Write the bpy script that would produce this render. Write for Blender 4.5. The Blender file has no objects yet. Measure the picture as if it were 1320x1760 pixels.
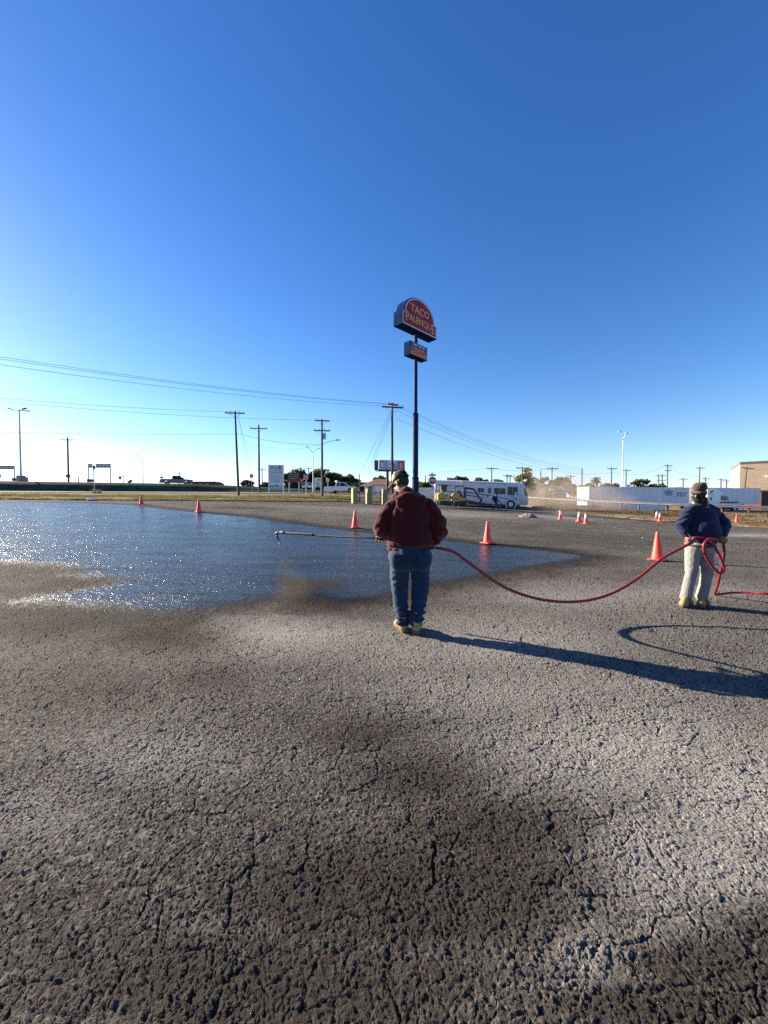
import bpy, bmesh, math, random
import numpy as np
from mathutils import Vector, Matrix, Quaternion

random.seed(7); RNG = np.random.default_rng(7)
sc = bpy.context.scene
COL = sc.collection
R = math.radians

# ------------------------------------------------------------------ camera, sky, sun, exposure
CAM_H = 1.49; F = 660.0; PITCH = math.atan(18 / 660.0)
cam_data = bpy.data.cameras.new('camera'); cam = bpy.data.objects.new('camera', cam_data); COL.objects.link(cam)
cam.location = (0, 0, CAM_H); cam.rotation_euler = (math.pi / 2 - PITCH, 0, 0)
cam_data.sensor_fit = 'HORIZONTAL'; cam_data.sensor_width = 36; cam_data.lens = 18
cam_data.clip_start = 0.05; cam_data.clip_end = 6000
sc.camera = cam

SUN_EL = R(18); SUN_AZ = math.atan2(-0.894, 0.447)          # azimuth from +Y towards +X
SUN_DIR = Vector((math.sin(SUN_AZ) * math.cos(SUN_EL), math.cos(SUN_AZ) * math.cos(SUN_EL), math.sin(SUN_EL)))
world = bpy.data.worlds.new('World'); sc.world = world; world.use_nodes = True
wn = world.node_tree; wn.nodes.clear()
sky = wn.nodes.new('ShaderNodeTexSky'); sky.sky_type = 'NISHITA'; sky.sun_disc = False
sky.sun_elevation = SUN_EL; sky.sun_rotation = SUN_AZ
sky.altitude = 0; sky.air_density = 1.0; sky.dust_density = 0.15; sky.ozone_density = 3.0
whsv = wn.nodes.new('ShaderNodeHueSaturation'); whsv.inputs['Hue'].default_value = 0.513; whsv.inputs['Saturation'].default_value = 1.26
wbg = wn.nodes.new('ShaderNodeBackground'); wbg.inputs['Strength'].default_value = 0.06
wout = wn.nodes.new('ShaderNodeOutputWorld')
wsep = wn.nodes.new('ShaderNodeSeparateColor'); wcmb = wn.nodes.new('ShaderNodeCombineColor')
def wmath(op, x, y):
    m = wn.nodes.new('ShaderNodeMath'); m.operation = op
    for i, v in enumerate((x, y)):
        if isinstance(v, float): m.inputs[i].default_value = v
        else: wn.links.new(v, m.inputs[i])
    return m.outputs[0]
wn.links.new(sky.outputs[0], wsep.inputs[0])                       # a clear blue horizon instead of a yellow one
wn.links.new(wmath('MINIMUM', wsep.outputs[0], wmath('MULTIPLY', wsep.outputs[1], 0.93)), wcmb.inputs[0]); wn.links.new(wsep.outputs[1], wcmb.inputs[1])
wn.links.new(wmath('MAXIMUM', wsep.outputs[2], wmath('MULTIPLY', wsep.outputs[1], 1.12)), wcmb.inputs[2])
wn.links.new(wcmb.outputs[0], whsv.inputs['Color']); wn.links.new(whsv.outputs[0], wbg.inputs['Color']); wn.links.new(wbg.outputs[0], wout.inputs[0])
sun_data = bpy.data.lights.new('sun', 'SUN'); sun_data.energy = 5.0; sun_data.angle = R(0.5); sun_data.color = (1.0, 0.86, 0.68)
sun = bpy.data.objects.new('sun', sun_data); COL.objects.link(sun)
sun.rotation_euler = SUN_DIR.to_track_quat('Z', 'Y').to_euler(); sun.location = (-30, 15, 30)
vs = sc.view_settings; vs.view_transform = 'Standard'; vs.look = 'None'; vs.gamma = 1; vs.use_curve_mapping = False
vs.exposure = 1.92
sc.cycles.max_bounces = 6; sc.cycles.diffuse_bounces = 3; sc.cycles.glossy_bounces = 3
sc.cycles.volume_bounces = 1; sc.cycles.sample_clamp_indirect = 6
sc.cycles.use_denoising = False

# ------------------------------------------------------------------ lie of the land
CTRL = np.array([(0,0,0),(-8,0,0),(8,0,0),(0,4.3,0),(4.4,5.46,0),(6.9,9.6,0),(-5,5,.0),(-25,-25,0),(25,-25,0),(0,-60,0),
 (3.3,12.3,.15),(-1.2,15.6,.40),(-10.3,21.3,.9),(-16.4,26,1.26),(12.6,27.5,.16),(13.2,25.2,.04),(27,30,-.2),(20,14,-.1),
 (5.5,43,1.0),(15.6,43,.71),(-28.5,28.5,1.66),(-14,15,.5),(-10,45,1.6),(-50,50,2.7),(-33,66,3.0),(-7,71,2.9),(5,90,3.0),(36,90,2.8),
 (21,58,1.5),(30.7,46,.5),(38,38,.3),(34,62,.2),(60,62,-.2),(80,80,-.2),(0,150,3.2),(-100,150,3.2),(100,150,.4),(-120,30,3.0),(110,20,-.3),(90,-40,-.2),(-90,-40,.8),
 (30,10,-.2),(50,25,-.1)], float)
def _tps(d2): return np.where(d2 > 1e-9, 0.5 * d2 * np.log(np.maximum(d2, 1e-9)), 0.0)
def _fit():
    p = CTRL[:, :2] / 50.0; n = len(p)
    d2 = ((p[:, None] - p[None]) ** 2).sum(-1)
    K = _tps(d2) + np.eye(n) * 2e-3
    P = np.c_[np.ones(n), p]
    A = np.block([[K, P], [P.T, np.zeros((3, 3))]])
    return np.linalg.solve(A, np.r_[CTRL[:, 2], 0, 0, 0])
_W = _fit()
def TA(x, y):
    x = np.asarray(x, float); y = np.asarray(y, float); sh = x.shape
    x = x.ravel(); y = y.ravel()
    r = np.hypot(x, y); k = np.where(r > 160, 160 / np.maximum(r, 1e-6), 1.0)
    fade = np.clip(1 - (r - 300) / 1500, 0, 1)
    q = np.c_[x * k, y * k] / 50.0; p = CTRL[:, :2] / 50.0
    out = np.empty(len(x))
    for i in range(0, len(x), 50000):
        s = slice(i, i + 50000)
        d2 = ((q[s, None] - p[None]) ** 2).sum(-1)
        out[s] = _tps(d2) @ _W[:len(p)] + _W[len(p)] + q[s] @ _W[len(p) + 1:]
    return (out * fade).reshape(sh)
def T(x, y): return float(TA(np.array([x]), np.array([y]))[0])
_cp, _sp = math.cos(PITCH), math.sin(PITCH)
def ray(px, py):
    x = (px - 660) / F; u = (880 - py) / F
    return Vector((x, _cp + u * _sp, -_sp + u * _cp))
def at(px, py, Y):                       # the point of the place seen at (px, py), Y metres out
    d = ray(px, py); return Vector((0, 0, CAM_H)) + d * (Y / d.y)
def hit(px, py, lo=0.4, hi=160):         # where that line of sight meets the land
    d = ray(px, py); Y = np.concatenate([np.arange(lo, 20, .02), np.arange(20, hi, .1)])
    z = CAM_H + d.z / d.y * Y; x = d.x / d.y * Y
    below = np.nonzero(z < TA(x, Y))[0]
    i = below[0] if len(below) else len(Y) - 1
    return Vector((x[i], Y[i], float(TA(x[i:i+1], Y[i:i+1])[0])))
def ground(px, Y):                       # land under column px at distance Y
    x = (px - 660) / F * Y / (_cp) ; return Vector((x, Y, T(x, Y)))

# ------------------------------------------------------------------ helpers
def link(o, parent=None):
    COL.objects.link(o)
    if parent is not None: o.parent = parent
    return o
def tag(o, label=None, cat=None, group=None, kind=None):
    if label: o['label'] = label
    if cat: o['category'] = cat
    if group: o['group'] = group
    if kind: o['kind'] = kind
    return o
def thing(name, label, cat, loc=(0, 0, 0), rz=0.0, group=None, rot=None):
    o = bpy.data.objects.new(name, None); o.empty_display_size = 0.2; COL.objects.link(o)
    o.location = loc; o.rotation_euler = rot if rot else (0, 0, rz)
    return tag(o, label, cat, group)
def copy_tree(o, parent=None):
    c = o.copy(); COL.objects.link(c)
    if parent is not None: c.parent = parent
    for ch in list(o.children): copy_tree(ch, c)
    return c
def mesh_np(name, co, quads, mat=None, smooth=False):
    me = bpy.data.meshes.new(name); n = len(co); m = len(quads); k = quads.shape[1]
    me.vertices.add(n); me.vertices.foreach_set('co', np.ascontiguousarray(co, np.float32).ravel())
    me.loops.add(m * k); me.loops.foreach_set('vertex_index', np.ascontiguousarray(quads, np.int32).ravel())
    me.polygons.add(m); me.polygons.foreach_set('loop_start', np.arange(0, m * k, k, dtype=np.int32))
    try: me.polygons.foreach_set('loop_total', np.full(m, k, np.int32))
    except Exception: pass
    me.polygons.foreach_set('use_smooth', np.full(m, smooth))
    me.update(calc_edges=True)
    if mat: me.materials.append(mat)
    return me
def frame(d):
    d = Vector(d).normalized(); a = Vector((0, 0, 1)) if abs(d.z) < .9 else Vector((1, 0, 0))
    u = d.cross(a).normalized(); return u, u.cross(d).normalized()
class MB:
    def __init__(s): s.v = []; s.f = []; s.mi = []; s.cur = 0
    def add(s, vs_, fs):
        b = len(s.v); s.v += [tuple(v) for v in vs_]
        for f in fs: s.f.append([b + i for i in f]); s.mi.append(s.cur)
        return s
    def box(s, c, size, rz=0.0, M=None):
        x, y, z = size[0] / 2, size[1] / 2, size[2] / 2
        pts = [Vector((i * x, j * y, k * z)) for k in (-1, 1) for j in (-1, 1) for i in (-1, 1)]
        q = Matrix.Rotation(rz, 3, 'Z') if M is None else M
        return s.add([Vector(c) + q @ p for p in pts], [(0, 2, 3, 1), (4, 5, 7, 6), (0, 1, 5, 4), (2, 6, 7, 3), (0, 4, 6, 2), (1, 3, 7, 5)])
    def bx(s, x0, x1, y0, y1, z0, z1): return s.box(((x0 + x1) / 2, (y0 + y1) / 2, (z0 + z1) / 2), (x1 - x0, y1 - y0, z1 - z0))
    def bar(s, p0, p1, w, h=None):
        p0 = Vector(p0); p1 = Vector(p1); d = p1 - p0; u, v = frame(d); h = h or w
        pts = [p + u * (a * w / 2) + v * (b * h / 2) for p in (p0, p1) for a, b in ((-1, -1), (1, -1), (1, 1), (-1, 1))]
        return s.add(pts, [(3, 2, 1, 0), (4, 5, 6, 7), (0, 1, 5, 4), (1, 2, 6, 5), (2, 3, 7, 6), (3, 0, 4, 7)])
    def cyl(s, p0, p1, r0, r1=None, n=12, caps=True):
        r1 = r0 if r1 is None else r1; p0 = Vector(p0); p1 = Vector(p1); u, v = frame(p1 - p0)
        pts = [p + (u * math.cos(2 * math.pi * i / n) + v * math.sin(2 * math.pi * i / n)) * r for p, r in ((p0, r0), (p1, r1)) for i in range(n)]
        fs = [(i, n + i, n + (i + 1) % n, (i + 1) % n) for i in range(n)]
        if caps: fs += [tuple(range(n)), tuple(range(2 * n - 1, n - 1, -1))]
        return s.add(pts, fs)
    def tube(s, path, r, n=8, caps=True):
        P = [Vector(p) for p in path]; m = len(P); rr = r if isinstance(r, (list, tuple)) else [r] * m
        t0 = (P[1] - P[0]).normalized(); u, v = frame(t0); pts = []
        for i in range(m):
            t = (P[min(i + 1, m - 1)] - P[max(i - 1, 0)]).normalized()
            u = (u - t * u.dot(t)).normalized(); v = t.cross(u)
            pts += [P[i] + (u * math.cos(2 * math.pi * k / n) + v * math.sin(2 * math.pi * k / n)) * rr[i] for k in range(n)]
        fs = [(i * n + k, i * n + (k + 1) % n, (i + 1) * n + (k + 1) % n, (i + 1) * n + k) for i in range(m - 1) for k in range(n)]
        if caps: fs += [tuple(range(n - 1, -1, -1)), tuple(range((m - 1) * n, m * n))]
        return s.add(pts, fs)
    def prism(s, poly, y0, y1, plane='XZ'):
        n = len(poly)
        mk = {'XZ': lambda p, q: (p[0], q, p[1]), 'XY': lambda p, q: (p[0], p[1], q), 'YZ': lambda p, q: (q, p[0], p[1])}[plane]
        pts = [mk(p, y0) for p in poly] + [mk(p, y1) for p in poly]
        return s.add(pts, [tuple(range(n)), tuple(range(2 * n - 1, n - 1, -1))] + [(i, n + i, n + (i + 1) % n, (i + 1) % n) for i in range(n)])
    def lathe(s, prof, c=(0, 0, 0), n=20, M=None, close=True):
        pts = []; c = Vector(c)
        for r, z in prof:
            for k in range(n):
                p = Vector((r * math.cos(2 * math.pi * k / n), r * math.sin(2 * math.pi * k / n), z))
                pts.append(c + (M @ p if M is not None else p))
        m = len(prof); fs = [(i * n + k, i * n + (k + 1) % n, (i + 1) * n + (k + 1) % n, (i + 1) * n + k) for i in range(m - 1) for k in range(n)]
        if close: fs += [tuple(range(n - 1, -1, -1)), tuple(range((m - 1) * n, m * n))]
        return s.add(pts, fs)
    def ell(s, c, r, M=None, n=16, m=10):
        prof = [(max(1e-4, math.sin(math.pi * i / m)), -math.cos(math.pi * i / m)) for i in range(m + 1)]
        S = Matrix.Diagonal(Vector(r)); S = (M @ S) if M is not None else S
        return s.lathe(prof, c, n, S)
    def cap(s, p0, p1, r0, r1=None, n=14):
        r1 = r0 if r1 is None else r1; p0 = Vector(p0); p1 = Vector(p1); d = p1 - p0; L = d.length
        u, v = frame(d); M = Matrix((u, v, d.normalized())).transposed()
        prof = [(max(1e-4, r0 * math.sin(a)), -r0 * math.cos(a)) for a in np.linspace(0, math.pi / 2, 6)]
        prof += [(max(1e-4, r1 * math.cos(a)), L + r1 * math.sin(a)) for a in np.linspace(0, math.pi / 2, 6)]
        return s.lathe(prof, p0, n, M)
    def mesh(s, name, mat=None, smooth=False, bevel=0.0, recalc=True):
        me = bpy.data.meshes.new(name); me.from_pydata(s.v, [], s.f)
        mats = mat if isinstance(mat, (list, tuple)) else ([mat] if mat else [])
        for m in mats: me.materials.append(m)
        if len(mats) > 1: me.polygons.foreach_set('material_index', s.mi)
        if recalc or bevel:
            bm = bmesh.new(); bm.from_mesh(me)
            if bevel:
                bmesh.ops.remove_doubles(bm, verts=bm.verts, dist=1e-5)
                es = [e for e in bm.edges if len(e.link_faces) == 2 and e.calc_face_angle(0) > .5]
                bmesh.ops.bevel(bm, geom=es, offset=bevel, segments=2, affect='EDGES', profile=.6, clamp_overlap=True)
            if recalc: bmesh.ops.recalc_face_normals(bm, faces=bm.faces)
            bm.to_mesh(me); bm.free()
        if smooth:
            me.polygons.foreach_set('use_smooth', [True] * len(me.polygons))
            try: me.set_sharp_from_angle(angle=R(40))
            except Exception: pass
        me.update(); return me
    def build(s, name, mat, parent=None, smooth=False, bevel=0.0):
        return link(bpy.data.objects.new(name, s.mesh(name, mat, smooth, bevel)), parent)
def obj(name, me, parent=None): return link(bpy.data.objects.new(name, me), parent)

# numpy value noise
def _h(i, j, k):
    n = (i * 374761393 + j * 668265263 + k * 2147483647 * 3 + 1013904223) & 0xffffffff
    n = ((n ^ (n >> 13)) * 1274126177) & 0xffffffff
    return ((n ^ (n >> 16)) & 0xffff) / 65535.0
def vnoise(p):
    p = np.asarray(p, float); i = np.floor(p).astype(np.int64); f = p - i; f = f * f * (3 - 2 * f); out = 0
    for a in (0, 1):
        for b in (0, 1):
            for c in (0, 1):
                w = np.abs(1 - a - f[:, 0]) * np.abs(1 - b - f[:, 1]) * np.abs(1 - c - f[:, 2])
                out = out + w * _h(i[:, 0] + a, i[:, 1] + b, i[:, 2] + c)
    return out * 2 - 1

# ------------------------------------------------------------------ materials
class NT:
    def __init__(s, name):
        s.m = bpy.data.materials.new(name); s.m.use_nodes = True; s.t = s.m.node_tree; s.t.nodes.clear()
        s.out = s.t.nodes.new('ShaderNodeOutputMaterial')
    def n(s, typ, ins=None, **props):
        nd = s.t.nodes.new('ShaderNode' + typ)
        for k, v in props.items(): setattr(nd, k, v)
        for k, v in (ins or {}).items(): s.set(nd.inputs[k], v)
        return nd
    def set(s, sock, v):
        if isinstance(v, bpy.types.NodeSocket): s.t.links.new(v, sock)
        elif isinstance(v, bpy.types.Node): s.t.links.new(v.outputs[0], sock)
        else: sock.default_value = v
    def math(s, op, a, b=0.0, c=None, clamp=False):
        nd = s.n('Math', operation=op); nd.use_clamp = clamp; s.set(nd.inputs[0], a); s.set(nd.inputs[1], b)
        if c is not None: s.set(nd.inputs[2], c)
        return nd.outputs[0]
    def ramp(s, v, a, b, lo=0.0, hi=1.0, smooth=True):
        nd = s.n('MapRange', interpolation_type='SMOOTHSTEP' if smooth else 'LINEAR')
        s.set(nd.inputs['Value'], v); nd.inputs['From Min'].default_value = a; nd.inputs['From Max'].default_value = b
        nd.inputs['To Min'].default_value = lo; nd.inputs['To Max'].default_value = hi
        return nd.outputs[0]
    def mix(s, f, a, b, blend='MIX'):
        nd = s.n('MixRGB', blend_type=blend); s.set(nd.inputs[0], f); s.set(nd.inputs[1], a); s.set(nd.inputs[2], b); return nd.outputs[0]
    def noise(s, vec, scale, detail=3, rough=.55, dist=0.0):
        nd = s.n('TexNoise', {'Scale': scale, 'Detail': detail, 'Roughness': rough, 'Distortion': dist}); s.set(nd.inputs['Vector'], vec); return nd
def c4(c): return (c[0], c[1], c[2], 1)
_MC = {}
def mat(name, col, rough=.6, metal=0.0, var=.15, scale=6.0, bump=0.0, bscale=40.0, spec=.5, dirt=None, emit=0, coat=0, trans=0):
    if name in _MC: return _MC[name]
    g = NT(name); tc = g.n('TexCoord'); geo = g.n('NewGeometry')
    pos = tc.outputs['Object']
    nz = g.noise(pos, scale, 5, .6)
    dark = tuple(c * (1 - var) for c in col); lite = tuple(min(1, c * (1 + var)) for c in col)
    base = g.mix(g.ramp(nz.outputs[0], .3, .7), c4(dark), c4(lite))
    if dirt:
        nd = g.noise(pos, scale * .35, 6, .7)
        base = g.mix(g.ramp(nd.outputs[0], .52, .75, 0, .7), base, c4(dirt))
    bs = g.n('BsdfPrincipled', {'Base Color': base, 'Metallic': metal})
    g.set(bs.inputs['Roughness'], g.ramp(nz.outputs[0], .2, .8, max(0, rough - .08), min(1, rough + .08)))
    bs.inputs['Specular IOR Level'].default_value = spec
    if coat: bs.inputs['Coat Weight'].default_value = coat
    if trans: bs.inputs['Transmission Weight'].default_value = trans
    if emit: bs.inputs['Emission Color'].default_value = c4(col); bs.inputs['Emission Strength'].default_value = emit
    if bump:
        bn = g.noise(pos, bscale, 4, .6)
        b = g.n('Bump', {'Strength': 1.0, 'Distance': bump, 'Height': bn.outputs[0]}); g.set(bs.inputs['Normal'], b.outputs[0])
    g.set(g.out.inputs['Surface'], bs.outputs[0]); _MC[name] = g.m; return g.m
# ------------------------------------------------------------------ parking lot
def smooth_lut(xs, ys):
    xs = np.array(xs); ys = np.array(ys)
    return lambda t: np.interp(t, xs, ys)
_edge_px = [(0, 858.5), (130, 860), (243, 860.5), (342, 861), (450, 862), (560, 862.5), (640, 863)]
_e = []
for p in _edge_px:
    h = hit(*p, hi=60); _e.append((math.atan2(h.x, h.y), math.hypot(h.x, h.y)))
for px, Y in ((740, 46.5), (905, 46.5)): h = ground(px, Y); _e.append((math.atan2(h.x, h.y), math.hypot(h.x, h.y)))
for p in ((960, 880), (1010, 884), (1100, 893), (1200, 900), (1320, 907)):
    h = hit(*p); _e.append((math.atan2(h.x, h.y), math.hypot(h.x, h.y)))
_e = [(-math.pi, 40), (-1.6, 40), (-1.1, 38)] + _e + [(1.1, 34), (1.6, 36), (math.pi, 40)]
EDGE = smooth_lut([a for a, _ in _e], [max(18, min(52, r)) for _, r in _e])

# the freshly sprayed area, its dry island and the older stains, as outlines on the land
WET_PX = [(-700, 860), (0, 861), (160, 864), (225, 867), (290, 874), (360, 881), (430, 887), (500, 897), (560, 905), (610, 911), (680, 917), (760, 925),
          (830, 934), (900, 940), (970, 947), (1030, 956), (985, 966), (900, 980), (830, 992), (770, 1002), (700, 1018), (640, 1034), (590, 1040), (540, 1040),
          (500, 1034), (470, 1030), (400, 1043), (330, 1054), (270, 1058), (200, 1052), (100, 1044), (-20, 1037), (-700, 1010)]
DRY_PX = [(-700, 955), (0, 967), (60, 972), (130, 981), (60, 986), (120, 992), (180, 1000), (130, 1008), (60, 1018), (0, 1028), (-700, 1000)]
MATT_PX = [(478, 985), (484, 1022), (520, 1040), (590, 1044), (660, 1036), (680, 1024), (640, 1026), (580, 1028), (535, 1018), (512, 995)]
def w2(px): return np.array([[hit(*p).x, hit(*p).y] for p in px])
def sdist(P, poly):
    d = np.full(len(P), 1e9); ins = np.zeros(len(P), bool); n = len(poly)
    for i in range(n):
        a = poly[i]; b = poly[(i + 1) % n]; ab = b - a; ap = P - a
        t = np.clip((ap @ ab) / max(ab @ ab, 1e-9), 0, 1)
        d = np.minimum(d, ((ap - t[:, None] * ab) ** 2).sum(1))
        c = ((a[1] > P[:, 1]) != (b[1] > P[:, 1])) & (P[:, 0] < (b[0] - a[0]) * (P[:, 1] - a[1]) / (b[1] - a[1] + 1e-12) + a[0])
        ins ^= c
    d = np.sqrt(d); return np.where(ins, d, -d)
# soft old stains and paler worn areas: (px, py, half width, half height of the area as seen, strength)
STAINS = [(290, 1095, 130, 32, .8), (60, 1080, 150, 26, .65), (360, 1165, 90, 40, .5), (150, 1180, 200, 50, .35),
          (640, 1265, 110, 45, .65), (720, 1340, 150, 60, .75), (830, 1430, 190, 80, .85), (700, 1540, 360, 120, .95), (880, 1580, 140, 90, .7),
          (480, 1710, 480, 130, .85), (200, 1640, 320, 120, .55), (1230, 1660, 170, 55, 1.0), (1150, 1740, 260, 50, 1.0), (1330, 1600, 100, 50, .8),
          (1250, 893, 160, 5, .6), (1080, 888, 120, 4, .6), (905, 903, 140, 6, .3), (1000, 925, 190, 14, .45), (1200, 960, 170, 16, .3),
          (420, 873, 70, 3, .6), (560, 869, 60, 2, .4), (270, 874, 40, 3, .5), (850, 905, 150, 10, .3), (800, 960, 120, 12, .2)]
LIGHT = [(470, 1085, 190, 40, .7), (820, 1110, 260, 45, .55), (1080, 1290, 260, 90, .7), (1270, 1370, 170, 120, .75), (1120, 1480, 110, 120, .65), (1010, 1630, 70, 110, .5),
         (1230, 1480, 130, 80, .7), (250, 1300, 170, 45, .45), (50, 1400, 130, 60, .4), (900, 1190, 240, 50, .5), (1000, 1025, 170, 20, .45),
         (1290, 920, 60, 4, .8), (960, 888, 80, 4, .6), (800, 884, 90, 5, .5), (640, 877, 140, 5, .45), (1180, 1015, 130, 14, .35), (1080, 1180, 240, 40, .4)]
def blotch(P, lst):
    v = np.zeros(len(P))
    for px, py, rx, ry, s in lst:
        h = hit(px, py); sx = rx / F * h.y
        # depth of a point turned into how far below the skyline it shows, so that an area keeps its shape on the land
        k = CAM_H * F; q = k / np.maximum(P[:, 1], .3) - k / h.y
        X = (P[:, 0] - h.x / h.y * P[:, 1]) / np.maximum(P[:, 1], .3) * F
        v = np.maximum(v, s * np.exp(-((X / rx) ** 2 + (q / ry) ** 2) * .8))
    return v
def make_lot():
    fine = np.linspace(-1.22, 1.22, 1000)
    th = np.concatenate([-np.linspace(1.16, math.atan(1.22), 24)[:-1], np.arctan(fine), np.linspace(math.atan(1.22), 1.16, 24)[1:]])
    r1 = np.arange(.5, 3.0, .0058)
    v = np.linspace(1 / 3.0, 1 / 18.0, 190); r2 = 1 / v
    s3 = np.linspace(0, 1, 56)[1:] ** 1.3
    nA, nR = len(th), len(r1) + len(r2) + len(s3)
    e = EDGE(th)
    rr = np.concatenate([np.repeat(np.r_[r1, r2][:, None], nA, 1), 18 + s3[:, None] * (e[None] - 18)], 0)
    X = rr * np.sin(th)[None]; Y = rr * np.cos(th)[None]
    i = np.arange(nR - 1)[:, None] * nA + np.arange(nA - 1)[None]
    q = np.stack([i, i + 1, i + 1 + nA, i + nA], -1).reshape(-1, 4)
    # the rest of the lot, behind and beside the camera
    th2 = np.concatenate([np.linspace(1.16, math.pi, 24), np.linspace(-math.pi, -1.16, 24)[1:]])
    rb = np.array([.5, 1, 2, 4, 8, 16, 28, 1e3])
    r2d = np.minimum(rb[:, None], EDGE(th2)[None])
    X2 = r2d * np.sin(th2)[None]; Y2 = r2d * np.cos(th2)[None]
    nB, mB = len(th2), len(rb); base = nR * nA
    j = np.arange(mB - 1)[:, None] * nB + np.arange(nB - 1)[None] + base
    q2 = np.stack([j, j + 1, j + 1 + nB, j + nB], -1).reshape(-1, 4)
    th3 = np.linspace(-math.pi, math.pi, 41)[:-1]; b3 = base + nB * mB
    X3 = np.r_[.5 * np.sin(th3) * 1.01, 0]; Y3 = np.r_[.5 * np.cos(th3) * 1.01, 0]
    k = np.arange(40); q3 = np.stack([b3 + k, np.full(40, b3 + 40), np.full(40, b3 + 40), b3 + (k + 1) % 40], -1)
    X = np.r_[X.ravel(), X2.ravel(), X3]; Y = np.r_[Y.ravel(), Y2.ravel(), Y3]
    Z = TA(X, Y)
    me = mesh_np('parking_lot', np.c_[X, Y, Z], np.r_[q, q2], None, True)
    P = np.c_[X, Y]
    wet = np.minimum(sdist(P, w2(WET_PX)), np.maximum(-sdist(P, w2(DRY_PX)) * .8, -.5) + .03)
    matt = np.clip(sdist(P, w2(MATT_PX)) / .5 + .35, 0, 1)
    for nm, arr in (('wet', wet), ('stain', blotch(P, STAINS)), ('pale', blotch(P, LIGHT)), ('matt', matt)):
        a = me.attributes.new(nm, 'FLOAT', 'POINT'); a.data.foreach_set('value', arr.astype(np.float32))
    return me
def asphalt():
    g = NT('weathered asphalt'); geo = g.n('NewGeometry'); pos = g.n('TexCoord').outputs['Object']
    A = lambda nm: g.n('Attribute', attribute_name=nm).outputs['Fac']
    def warp(src, sc_, amt):
        wv = g.n('VectorMath', operation='SCALE'); g.set(wv.inputs[0], g.noise(pos, sc_, 2, .5).outputs['Color']); wv.inputs['Scale'].default_value = amt
        wp = g.n('VectorMath', operation='ADD'); g.set(wp.inputs[0], src); g.set(wp.inputs[1], wv.outputs[0]); return wp.outputs[0]
    P = warp(warp(pos, 8, .06), 33, .022)
    big = g.noise(pos, .9, 3, .5).outputs[0]
    # worn binder: knobbly tops, thin crevices between small plates, an alligator net of deeper cracks
    n1 = g.noise(P, 44, 6, .68).outputs[0]
    n2 = g.noise(P, 210, 3, .65).outputs[0]
    cell = g.n('TexVoronoi', {'Vector': P, 'Scale': 68.0}, feature='F1')
    cv = g.n('SeparateColor'); g.set(cv.inputs[0], cell.outputs['Color'])
    stones = g.ramp(cell.outputs['Distance'], .08, .66, 1, 0)
    v2 = g.n('TexVoronoi', {'Vector': P, 'Scale': 15.0}, feature='DISTANCE_TO_EDGE')
    mid = g.ramp(v2.outputs['Distance'], 0.0, .085)
    midm = g.ramp(g.noise(pos, 5, 2, .6).outputs[0], .3, .6, .25, 1)
    v3 = g.n('TexVoronoi', {'Vector': P, 'Scale': 4.6}, feature='DISTANCE_TO_EDGE')
    crack = g.ramp(v3.outputs['Distance'], .004, .034)
    ckm = g.ramp(g.noise(pos, 1.7, 3, .6).outputs[0], .40, .58)
    crack = g.math('SUBTRACT', 1.0, g.math('MULTIPLY', g.math('SUBTRACT', 1.0, crack), ckm))
    wetd = A('wet'); stain = A('stain'); pale = A('pale')
    wnz = g.math('SUBTRACT', g.noise(pos, 2.2, 5, .62).outputs[0], .5)
    wn2 = g.math('SUBTRACT', g.noise(pos, .55, 4, .6).outputs[0], .5)
    wd = g.math('ADD', g.math('ADD', wetd, g.math('MULTIPLY', wnz, .8)), g.math('MULTIPLY', g.math('SUBTRACT', g.noise(pos, 11, 4, .65).outputs[0], .5), .7))
    wet = g.ramp(wd, -.22, .55)
    sm = g.n('Mapping', {'Vector': pos, 'Scale': (.22, 1.3, 1)}); streak = g.noise(sm.outputs[0], 1.6, 5, .6).outputs[0]
    wc = g.n('TexVoronoi', {'Vector': P, 'Scale': 30.0}, feature='F1'); ws = g.n('SeparateColor'); g.set(ws.inputs[0], wc.outputs['Color'])
    grain = g.math('MULTIPLY', g.ramp(g.math('ADD', g.math('MULTIPLY', ws.outputs[0], .6), g.math('MULTIPLY', cv.outputs[1], .4)), .32, .72, .06, 1.45), g.ramp(g.math('ADD', streak, g.math('MULTIPLY', wn2, .35)), .38, .60, .22, 1.15))
    thin = g.ramp(g.math('ADD', g.math('MULTIPLY', wn2, 1.0), g.math('MULTIPLY', wnz, .5)), -.25, .2)     # film thick or thin
    damp = g.ramp(g.math('ADD', wetd, g.math('MULTIPLY', wnz, 1.3)), -1.2, .1)
    # height in metres
    hgt = g.math('MULTIPLY', stones, g.math('MULTIPLY_ADD', cv.outputs[0], .0065, .0030))
    hgt = g.math('ADD', hgt, g.math('MULTIPLY', g.ramp(n1, .28, .74), .0090))
    hgt = g.math('ADD', hgt, g.math('MULTIPLY', n2, .0070))
    hgt = g.math('ADD', hgt, g.math('MULTIPLY', g.math('MULTIPLY', mid, midm), .0075))
    hgt = g.math('ADD', hgt, g.math('MULTIPLY', crack, .0125))
    amp = g.ramp(big, .3, .7, .66, .95)
    hgt = g.math('MULTIPLY', hgt, amp)
    hgt = g.math('MULTIPLY', hgt, g.ramp(wet, 0, .5, 1, .34))
    disp = g.n('Displacement', {'Height': hgt, 'Midlevel': .026, 'Scale': 1.0}); g.set(g.out.inputs['Displacement'], disp.outputs[0])
    # colour
    sp = g.noise(pos, 300, 2, .5).outputs[0]
    base = g.mix(g.ramp(big, .3, .72), (.052, .049, .045, 1), (.092, .087, .080, 1))
    base = g.mix(g.math('MULTIPLY', g.ramp(cv.outputs[0], .55, .95), .5), base, (.22, .205, .18, 1))
    base = g.mix(g.math('MULTIPLY', g.ramp(cv.outputs[1], .6, .95), .4), base, (.06, .053, .045, 1))
    base = g.mix(g.math('MULTIPLY', pale, .85), base, (.29, .275, .255, 1))
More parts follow.
